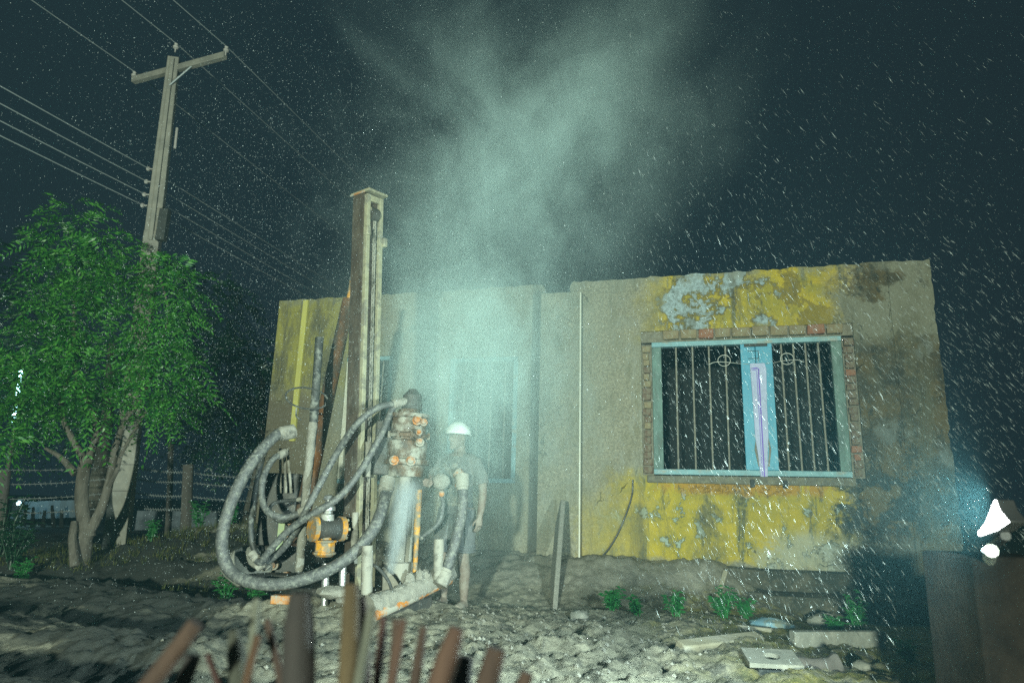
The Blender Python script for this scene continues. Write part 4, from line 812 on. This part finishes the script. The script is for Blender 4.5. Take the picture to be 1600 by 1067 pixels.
debris('pipe_offcut', 'short grey pipe lying left of the sunken box', 'pipe', lambda m: m.cyl(p7, p8, .035, n=12), 'debris_grey', p7, 0)
p9, p10, p11 = at(1248, 1038, 4.95), at(1290, 1040, 4.9), at(1313, 1034, 4.88)
debris('log', 'dark short log with a knobbed end right of the sunken box', 'log', lambda m: m.tube(curve_pts([p9, p10, p11], 5), [.05, .05, .045, .045, .045, .05, .055, .06, .065, .07, .06], 10, .08), 'post_wood', p9, 0)
cb = at(1203, 966, 6.6); cb.z = gz(cb.x, cb.y) + .02
debris('plastic_bag', 'crumpled shiny blue plastic bag on the ground near the plinth', 'bag', lambda m: m.blob(cb, .20, .12, .055, 16, 9, .16), 'plastic_blue', cb, 0)
pp1, pp2 = at(862, 956, 7.25), at(876, 800, 8.42)
debris('prop_board', 'mud plastered board leaning on edge against the wall right of the worker', 'board', lambda m: m.beam(pp1 - Vector((0, 0, .1)), pp2, .055, .42, (0, -1, 0)).jitter(.008), 'caked_mud', pp1, .012)
def hw(u_, v_, z_): return HO + HU * u_ + HV * v_ + Vector((0, 0, z_))
cbp = curve_pts([hw(.62, -.07, 1.32), hw(.60, -.09, 1.1), hw(.47, -.10, .75), hw(.33, -.14, .5), hw(.20, -.22, .36)], 6)
o = MB().tube(cbp, .010, 7).build('cable', 'hose_dark'); tag(o, 'dark cable hanging down the wall left below the big window', 'cable'); origin_to(o, cbp[-1])
for k, (px, py, d, r, lb) in enumerate(((1285, 968, 6.9, .11, 'brown stone at the foot of the steps under the big window'), (1345, 1030, 4.9, .05, 'small stone right of the dark log'), (905, 970, 6.6, .07, 'muddy clod lying right of the leaning pole foot'))):
    c = at(px, py, d); c.z = gz(c.x, c.y) + r * .3; debris('stone', lb, 'stone', lambda m: m.blob(c, r * 1.3, r, r * .8, 12, 8, .14), 'debris_grey', c, 0)
def weed(x, y, h, n, label, seed, mat='weed_leaf', spread=.5, leaf=.075):
    rs = random.Random(seed); z = gz(x, y); o = thing('weed', label, 'plant', (x, y, z), group='weeds in the yard'); st = MB(); lf = MB()
    for k in range(n):
        a = rs.uniform(0, 6.28); sp = rs.uniform(.1, 1) * spread * h; hh_ = h * rs.uniform(.55, 1); b0 = Vector((x + rs.uniform(-.03, .03), y + rs.uniform(-.03, .03), z - .02))
        tip = Vector((x + sp * math.cos(a), y + sp * math.sin(a), z + hh_)); pts = curve_pts([b0, b0.lerp(tip, .5) + Vector((0, 0, .08 * h)), tip], 4); st.tube(pts, [.006] * 5 + [.003] * 4, 5)
        for i in range(2, len(pts)):
            for s in range(2):
                q = rs.uniform(0, 6.28); d_ = Vector((math.cos(q), math.sin(q), rs.uniform(-.1, .6))).normalized(); L = leaf * rs.uniform(.6, 1.2); sd = d_.cross(Vector((0, 0, 1))).normalized() * L * .24; m_ = pts[i] + d_ * L * .5 + Vector((0, 0, .01))
                lf.add([pts[i], m_ + sd, pts[i] + d_ * L - Vector((0, 0, .012)), m_ - sd], [(0, 1, 2), (0, 2, 3)])
    st.build('stem', mat, o); lf.build('foliage', mat, o, smoothing=False)['kind'] = 'stuff'
for k, (x, y, h, n, lb) in enumerate(((-2.74, 7.15, .30, 7, 'bright green weed left of the hose loop, the taller one'), (-2.45, 7.15, .20, 6, 'low bright weed just under the hose loop'), (1.02, 6.9, .20, 9, 'leftmost weed clump at the foot of the bank below the wall'), (1.25, 6.85, .16, 7, 'small weed beside the leftmost clump at the bank foot'), (1.60, 6.7, .22, 8, 'middle weed clump between the bank foot and the leaning board'),
        (2.08, 6.85, .28, 9, 'weed clump growing against the foot of the leaning board'), (2.30, 6.9, .22, 6, 'weed between the leaning board and the blue bag'), (3.20, 6.6, .34, 8, 'tall loose weed at the right end of the steps'), (2.95, 6.5, .14, 6, 'low weed on the yellow ground left of the right tall weed'), (3.0, 5.4, .14, 5, 'tiny weed beyond the dark log at the lower right'), (-4.75, 9.5, .30, 8, 'weed at the foot of the fence right of the pole'), (-4.35, 10.0, .42, 8, 'weed beside the middle fence post'), (-3.9, 10.0, .36, 7, 'weed beyond the fence right of the middle post'), (-5.9, 8.6, .55, 16, 'dim bushy weed under the neem at the left edge'), (-5.55, 8.3, .30, 8, 'low weed against the neem trunk'), (-6.3, 8.9, .75, 16, 'tall dim shrub at the far left below the branches'))):
    weed(x, y, h, n, lb, 50 + k, 'dark_leaf' if k in (13, 15) else 'weed_leaf', leaf=.075 if h < .5 else .11)
rs = np.random.RandomState(8); V = []; F = []; c = 0
def tuft(x, y, n, h):
    global c
    z = gz(x, y) - .01
    for _ in range(n):
        a = rs.rand() * 6.28; r0 = rs.rand() * .06; b0 = np.array([x + r0 * math.cos(a), y + r0 * math.sin(a), z]); hh_ = h * (.5 + rs.rand()); wv = np.array([math.sin(a), -math.cos(a), 0]) * .004
        tp = b0 + np.array([math.cos(a) * hh_ * .6, math.sin(a) * hh_ * .6, hh_]); V.extend([b0 - wv, b0 + wv, tp]); F.append((c, c + 1, c + 2)); c += 3
for _ in range(420):
    x = rs.uniform(-6.4, -3.0); y = rs.uniform(8.6, 10.4); tuft(x, y, 7, .09)
for _ in range(360):
    x = rs.uniform(1.7, 4.2); y = rs.uniform(4.5, 7.0); tuft(x, y, 6, .028)
for _ in range(90):
    x = rs.uniform(-3.6, -2.2); y = rs.uniform(6.9, 8.2); tuft(x, y, 6, .07)
tag(npmesh('grass', np.array(V), np.array(F), 'dry_grass', 3), 'short sparse grass along the fence and the right-hand yard', 'grass', kind='stuff')
V = []; F = []; c = 0
for _ in range(1300):
    x = rs.normal(.6, 1.2); y = rs.normal(5.6, 1.1)
    if y < 3.6 or y > 8.2: continue
    q = .004 + .018 * rs.rand() ** 3; z = gz(x, y) + q * .2
    dirs = np.array([(1, 0, 0), (-1, 0, 0), (0, 1, 0), (0, -1, 0), (0, 0, 1), (0, 0, -1)]) * q * (.6 + .7 * rs.rand(6, 1)); V.extend(dirs + np.array([x, y, z]))
    F.extend([(c + i, c + j, c + k) for i, j, k in ((0, 2, 4), (2, 1, 4), (1, 3, 4), (3, 0, 4), (2, 0, 5), (1, 2, 5), (3, 1, 5), (0, 3, 5))]); c += 6
tag(npmesh('mud_clods', np.array(V), np.array(F), 'caked_mud', 3), 'small mud clods thrown out round the borehole', 'mud', kind='stuff')

# ---------------------------------------------------------------- foreground stakes (close to the lens)
ST = [((237, 1067), (307, 973), 28, 1.15, 'dark brown', 'leftmost stake, dark brown and leaning right'),
      ((290, 1067), (303, 1025), 24, 1.25, 'blackened', 'short blackened stake right of the leftmost leaning one'),
      ((334, 1067), (324, 1021), 10, 1.2, 'dark red', 'thin short dark red stake leaning left'),
      ((372, 1067), (365, 984), 26, 1.35, 'greenish grey', 'greenish grey stake left of the white tipped one'),
      ((392, 1067), (404, 992), 12, 1.2, 'orange brown', 'thin orange brown stake beside the white tipped one'),
      ((398, 1067), (402, 935), 13, 1.3, 'pale grey', 'slim stake with a pale whitish face, left of the thick black one'),
      ((440, 1067), (417, 967), 12, 1.25, 'dark brown', 'thin brown stake leaning left, just left of the thick black one'),
      ((468, 1067), (470, 926), 44, 1.15, 'blackened', 'thickest stake of all, black and upright'),
      ((536, 1067), (549, 912), 26, 1.2, 'olive brown', 'tallest stake, olive brown, right of the thick black one'),
      ((560, 1067), (564, 932), 20, 1.25, 'dark red', 'dark red stake pressed against the tallest one'),
      ((557, 1067), (581, 950), 15, 1.12, 'pale grey', 'pale grey stake leaning right in front of the tallest ones'),
      ((582, 1067), (599, 963), 12, 1.2, 'dark red', 'slim dark red stake next right of the pale one'),
      ((606, 1067), (619, 967), 12, 1.3, 'dark brown', 'slim dark brown stake between the two dark red ones'),
      ((617, 1067), (631, 967), 14, 1.2, 'reddish brown', 'slim reddish stake in the middle of the row'),
      ((646, 1067), (662, 978), 16, 1.25, 'dark brown', 'pointed dark brown stake left of the broad flat topped one'),
      ((683, 1067), (714, 980), 34, 1.15, 'reddish brown', 'broad reddish brown stake with a flat cut top'),
      ((724, 1067), (729, 1025), 28, 1.3, 'blackened', 'short black stake right of the broad flat topped one'),
      ((762, 1067), (776, 1012), 34, 1.2, 'dark brown', 'thick rounded brown stake near the right end of the row'),
      ((818, 1067), (824, 1050), 28, 1.25, 'dark brown', 'rightmost stake, only its rounded tip in view')]
for (bp, tp, wpx, d, cn, lb) in ST:
    b0, t0 = at(*bp, d), at(*tp, d); dr = (b0 - t0).normalized(); low = t0 + dr * ((t0.z + .05) / max(-dr.z, .2)); r = wpx / 2 * d / FPX
    pts = [low] + [t0.lerp(low, q) for q in (.75, .5, .35, .22, .12, .05)] + [t0]; bend = Vector((random.uniform(-.012, .012), random.uniform(-.01, .01), 0))
    pts = [p_ + bend * math.sin(3.1 * i / 7) for i, p_ in enumerate(pts)]
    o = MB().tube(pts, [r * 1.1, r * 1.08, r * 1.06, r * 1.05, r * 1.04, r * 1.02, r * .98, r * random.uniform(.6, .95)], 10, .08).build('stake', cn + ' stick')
    tag(o, lb, 'stake', 'rough stakes in the blurred foreground row'); origin_to(o, low)

# ---------------------------------------------------------------- floodlight on the gate post at the right
def plane_x(px, py, X): q = ray(px, py); return CAM + q * (X / q.x)
LX = 1.87; gp = at(1520, 868, 3.05)
MATS['post_plaster'].node_tree.nodes['Principled BSDF'].inputs['Specular IOR Level'].default_value = .08
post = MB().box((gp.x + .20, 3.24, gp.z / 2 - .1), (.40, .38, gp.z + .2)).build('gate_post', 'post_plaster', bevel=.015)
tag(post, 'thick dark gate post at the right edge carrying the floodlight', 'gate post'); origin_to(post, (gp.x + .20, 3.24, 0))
flt = thing('floodlight', 'glaring white floodlight head clamped on top of the right gate post', 'floodlight', (gp.x + .1, 3.1, gp.z))
face = [plane_x(px, py, LX) for px, py in ((1554, 781), (1560, 797), (1575, 815), (1556, 828), (1530, 837), (1528, 832), (1540, 816))]
cf = sum(face, Vector()) / len(face); big = [cf + (q - cf) * 1.06 + Vector((.006, 0, 0)) for q in face]
MB().prism(big, (.07, 0, 0)).build('housing', 'lamp_housing', flt, bevel=.006)
MB().prism(face, (.012, 0, 0)).build('glass', 'lamp_glass', flt)
MB().cyl((LX + .05, cf.y, cf.z - .05), (gp.x + .10, 3.12, gp.z + .01), .018, n=10).build('bracket', 'lamp_housing', flt)
gb = plane_x(1541, 860, LX - .01); MB().blob(gb, .011, .022, .009, 12, 8, .2).build('bracket_glint', 'bulb_and_glint', flt)  # glowing blob stands in for a glint on the shiny bracket
MB().cyl(gb + Vector((.02, 0, 0)), (gp.x + .10, 3.10, gp.z - .02), .025, n=10).build('chrome_bracket', 'chrome', flt)
o = MB().blob(at(1512, 960, 5.6), .22, .2, .26, 14, 9, .08).build('boulder', 'debris_grey'); tag(o, 'dim rounded boulder half hidden behind the right gate post', 'boulder'); origin_to(o, at(1512, 1000, 5.6))

# ---------------------------------------------------------------- water: drops and mist blown out of the borehole
m, nt, b = new_mat('water_drop'); b.inputs['Base Color'].default_value = (.58, .64, .64, 1); b.inputs['Roughness'].default_value = .15
b.inputs['Transmission Weight'].default_value = .25; b.inputs['IOR'].default_value = 1.33; MATS['water_drop'] = m
OCT = np.array([(1, 0, 0), (-1, 0, 0), (0, 1, 0), (0, -1, 0), (0, 0, 1), (0, 0, -1)], float)
OF = np.array([(0, 2, 4), (2, 1, 4), (1, 3, 4), (3, 0, 4), (2, 0, 5), (1, 2, 5), (3, 1, 5), (0, 3, 5)])
def drops(name, P, D, L, W, label):
    n = len(P); D = D / np.linalg.norm(D, axis=1, keepdims=True); A = np.cross(D, np.array([.3, .9, .2])); A /= np.linalg.norm(A, axis=1, keepdims=True); B = np.cross(D, A)
    vs = (P[:, None] + A[:, None] * (OCT[None, :, 0:1] * W[:, None, None]) + B[:, None] * (OCT[None, :, 1:2] * W[:, None, None]) + D[:, None] * (OCT[None, :, 2:3] * L[:, None, None]))
    F = (OF[None] + 6 * np.arange(n)[:, None, None]).reshape(-1, 3)
    tag(npmesh(name, vs.reshape(-1, 3), F, 'water_drop', 3, True), label, 'water', kind='stuff')
rs = np.random.RandomState(4)
HOLE = np.array([-.95, 6.4, 0])
def cloud(n, lo, hi): return rs.uniform(lo, hi, (n, 3))
P = np.concatenate([cloud(3600, (0.9, 4.2, .1), (4.6, 7.6, 4.2)), cloud(7000, (1.3, 3.8, .1), (4.3, 7.0, 2.7)), cloud(1300, (.3, 4.6, 2.5), (5.2, 8.5, 6.5))])
rel = P - HOLE; D = np.stack([rel[:, 0] * .14 + .10 + rs.normal(0, .17, len(P)), rel[:, 1] * .15 + rs.normal(0, .2, len(P)), -np.ones(len(P))], 1)
drops('falling_drops', P, D, .004 + .050 * rs.rand(len(P)) ** 2, .0005 + .0013 * rs.rand(len(P)) ** 3.5, 'long falling water drops raining down in front of the house')
P = np.concatenate([cloud(24000, (-4.5, 4.0, 1.2), (1.0, 9, 7.5)), cloud(15000, (-3.2, 4.2, .3), (-.3, 8, 4.5)), cloud(6000, (0, 4, 2), (5, 9, 8)), np.array([-.6, 6.4, 3.2]) + rs.normal(0, 1, (7000, 3)) * np.array([1.3, .8, 1.9])])
P = P[P[:, 1] > 3.6]; D = np.stack([(P[:, 0] + .95) * .2 + rs.normal(0, .3, len(P)), rs.normal(0, .3, len(P)), -np.ones(len(P))], 1)
drops('fine_spray', P, D, .0016 + .005 * rs.rand(len(P)) ** 2, .0008 + .0016 * rs.rand(len(P)) ** 3, 'fine spray droplets hanging in the night air round the rig')
# mist plume
m = bpy.data.materials.new('mist'); m.use_nodes = True; nt = m.node_tree; nt.nodes.clear(); out = nt.nodes.new('ShaderNodeOutputMaterial')
pv = nt.nodes.new('ShaderNodeVolumePrincipled'); nt.links.new(pv.outputs[0], out.inputs['Volume']); pv.inputs['Color'].default_value = (.70, .92, .90, 1); pv.inputs['Anisotropy'].default_value = -.22
co = n_coord(nt); sx = nt.nodes.new('ShaderNodeSeparateXYZ'); nt.links.new(co, sx.inputs[0]); X, Y, Z = sx.outputs
mth = lambda op, a, c=0.0, cl=False: n_math(nt, op, a, c, cl)
def gauss(cx, cy, cz, rx, ry, rz):
    q = mth('ADD', mth('ADD', mth('POWER', mth('DIVIDE', mth('SUBTRACT', X, cx), rx), 2), mth('POWER', mth('DIVIDE', mth('SUBTRACT', Y, cy), ry), 2)), mth('POWER', mth('DIVIDE', mth('SUBTRACT', Z, cz), rz), 2))
    return mth('POWER', 2.718, mth('MULTIPLY', q, -1))
cxz = mth('ADD', mth('MULTIPLY', Z, .27), -1.15)                           # axis drifts right as it climbs
rz_ = mth('ADD', mth('MULTIPLY', Z, .265), .32)
rx = mth('DIVIDE', mth('SUBTRACT', X, cxz), rz_); ry = mth('DIVIDE', mth('SUBTRACT', Y, 6.45), mth('MULTIPLY', rz_, .7))
cone = mth('POWER', 2.718, mth('MULTIPLY', mth('ADD', mth('POWER', rx, 2), mth('POWER', ry, 2)), -1.1))
cone = mth('MULTIPLY', cone, mth('MULTIPLY', n_range(nt, Z, 6.9, 4.4), n_range(nt, Z, .6, 1.6)))
nz = n_noise(nt, co, .75, 6, .62, 1.0); nzs = n_range(nt, nz, .40, .64)
ns = n_noise(nt, n_coord(nt, (1, 1, .6)), 2.2, 6, .68, 1.2); nss = n_range(nt, ns, .34, .66, .35, 1.35)
def lobe_d(cx, cy, cz, la, lb, ly, ang):                              # a billow stretched along a slanting axis
    ca, sa = math.cos(R(ang)), math.sin(R(ang)); px_ = mth('SUBTRACT', X, cx); pz_ = mth('SUBTRACT', Z, cz)
    a_ = mth('ADD', mth('MULTIPLY', px_, ca), mth('MULTIPLY', pz_, sa)); b_ = mth('SUBTRACT', mth('MULTIPLY', pz_, ca), mth('MULTIPLY', px_, sa))
    q = mth('ADD', mth('ADD', mth('POWER', mth('DIVIDE', a_, la), 2), mth('POWER', mth('DIVIDE', b_, lb), 2)), mth('POWER', mth('DIVIDE', mth('SUBTRACT', Y, cy), ly), 2))
    return mth('POWER', 2.718, mth('MULTIPLY', q, -1))
den = mth('MULTIPLY', cone, mth('MULTIPLY', mth('ADD', mth('MULTIPLY', nzs, 1.1), .05), .95))
den = mth('ADD', den, mth('MULTIPLY', lobe_d(-.35, 6.6, 4.1, 1.25, .42, .5, 43), 1.0))
den = mth('ADD', den, mth('MULTIPLY', lobe_d(.75, 6.9, 5.4, 1.5, .55, .5, 62), 1.0))
den = mth('ADD', den, mth('MULTIPLY', gauss(-.45, 6.75, 2.45, .74, .5, .95), 4.0))
den = mth('ADD', den, mth('MULTIPLY', gauss(-.50, 6.25, 1.35, .44, .24, .70), 2.1))
den = mth('ADD', den, mth('MULTIPLY', gauss(.15, 7.2, 1.6, 1.1, .6, 1.6), .42))
den = mth('MULTIPLY', mth('MULTIPLY', den, nss), .34)
dn = mth('SUBTRACT', den, .006); dn = mth('MAXIMUM', dn, 0)
nt.links.new(dn, pv.inputs['Density'])
MATS['mist'] = m
sm = MB(); NS = 28; sec = [(-.1, -.8, 1.2), (1.2, -.7, 1.75), (2.5, -.5, 2.1), (4.2, -.1, 2.7), (6.0, .25, 3.1), (7.2, .5, 2.6)]
vs = []; fs = []
for z, cx_, r in sec:
    for k in range(NS):
        t = 2 * math.pi * k / NS; vs.append((cx_ + r * math.cos(t), 6.5 + min(r * .85, 1.95) * math.sin(t), z))
for i in range(len(sec) - 1):
    for k in range(NS): fs.append((i * NS + k, i * NS + (k + 1) % NS, (i + 1) * NS + (k + 1) % NS, (i + 1) * NS + k))
fs.append(tuple(range(NS - 1, -1, -1))); fs.append(tuple((len(sec) - 1) * NS + k for k in range(NS)))
sm.add(vs, fs); o = sm.build('spray_mist', 'mist', smoothing=False); tag(o, 'pale cloud of water mist blown high out of the borehole', 'mist', kind='stuff')
# white jet at the hole
m = bpy.data.materials.new('jet'); m.use_nodes = True; nt = m.node_tree; nt.nodes.clear(); out = nt.nodes.new('ShaderNodeOutputMaterial')
pv = nt.nodes.new('ShaderNodeVolumePrincipled'); nt.links.new(pv.outputs[0], out.inputs['Volume']); pv.inputs['Color'].default_value = (.88, .97, 1, 1)
ja, jb = at(609, 895, 6.2), at(641, 742, 6.05); jd = (jb - ja); MATS['jet'] = m
co = n_coord(nt); sx = nt.nodes.new('ShaderNodeSeparateXYZ'); nt.links.new(co, sx.inputs[0])
tt = n_math(nt, 'DIVIDE', n_math(nt, 'SUBTRACT', sx.outputs[2], ja.z), jd.z)
wd = n_math(nt, 'ADD', n_math(nt, 'MULTIPLY', tt, .060), .030)
dx_ = n_math(nt, 'DIVIDE', n_math(nt, 'SUBTRACT', n_math(nt, 'SUBTRACT', sx.outputs[0], ja.x), n_math(nt, 'MULTIPLY', tt, jd.x)), wd)
dy_ = n_math(nt, 'DIVIDE', n_math(nt, 'SUBTRACT', n_math(nt, 'SUBTRACT', sx.outputs[1], ja.y), n_math(nt, 'MULTIPLY', tt, jd.y)), wd)
gg = n_math(nt, 'POWER', 2.718, n_math(nt, 'MULTIPLY', n_math(nt, 'ADD', n_math(nt, 'POWER', dx_, 2), n_math(nt, 'POWER', dy_, 2)), -1))
gg = n_math(nt, 'MULTIPLY', gg, n_range(nt, n_noise(nt, n_coord(nt, (1, 1, .2)), 40, 3), .3, .7, 5, 26)); gg = n_math(nt, 'MULTIPLY', gg, n_range(nt, tt, 1.0, .75))
nt.links.new(gg, pv.inputs['Density'])
o = MB().tube(curve_pts([ja, ja.lerp(jb, .35), ja.lerp(jb, .7), jb], 4), [.06 + .115 * k / 12 for k in range(13)], 16).build('water_jet', 'jet', smoothing=False); tag(o, 'white jet of water shooting up beside the drill rod', 'water jet', kind='stuff')
# night air with drifting damp
hb = MB().box((0, 40, 4.6), (180, 160, 13.2)).build('haze', 'mist', smoothing=False)
m = bpy.data.materials.new('haze_air'); m.use_nodes = True; nt = m.node_tree; nt.nodes.clear(); out = nt.nodes.new('ShaderNodeOutputMaterial')
pv = nt.nodes.new('ShaderNodeVolumePrincipled'); nt.links.new(pv.outputs[0], out.inputs['Volume']); pv.inputs['Color'].default_value = (.36, .86, 1, 1); pv.inputs['Density'].default_value = .0021
hb.data.materials.clear(); hb.data.materials.append(m); tag(hb, 'damp night air', kind='stuff')
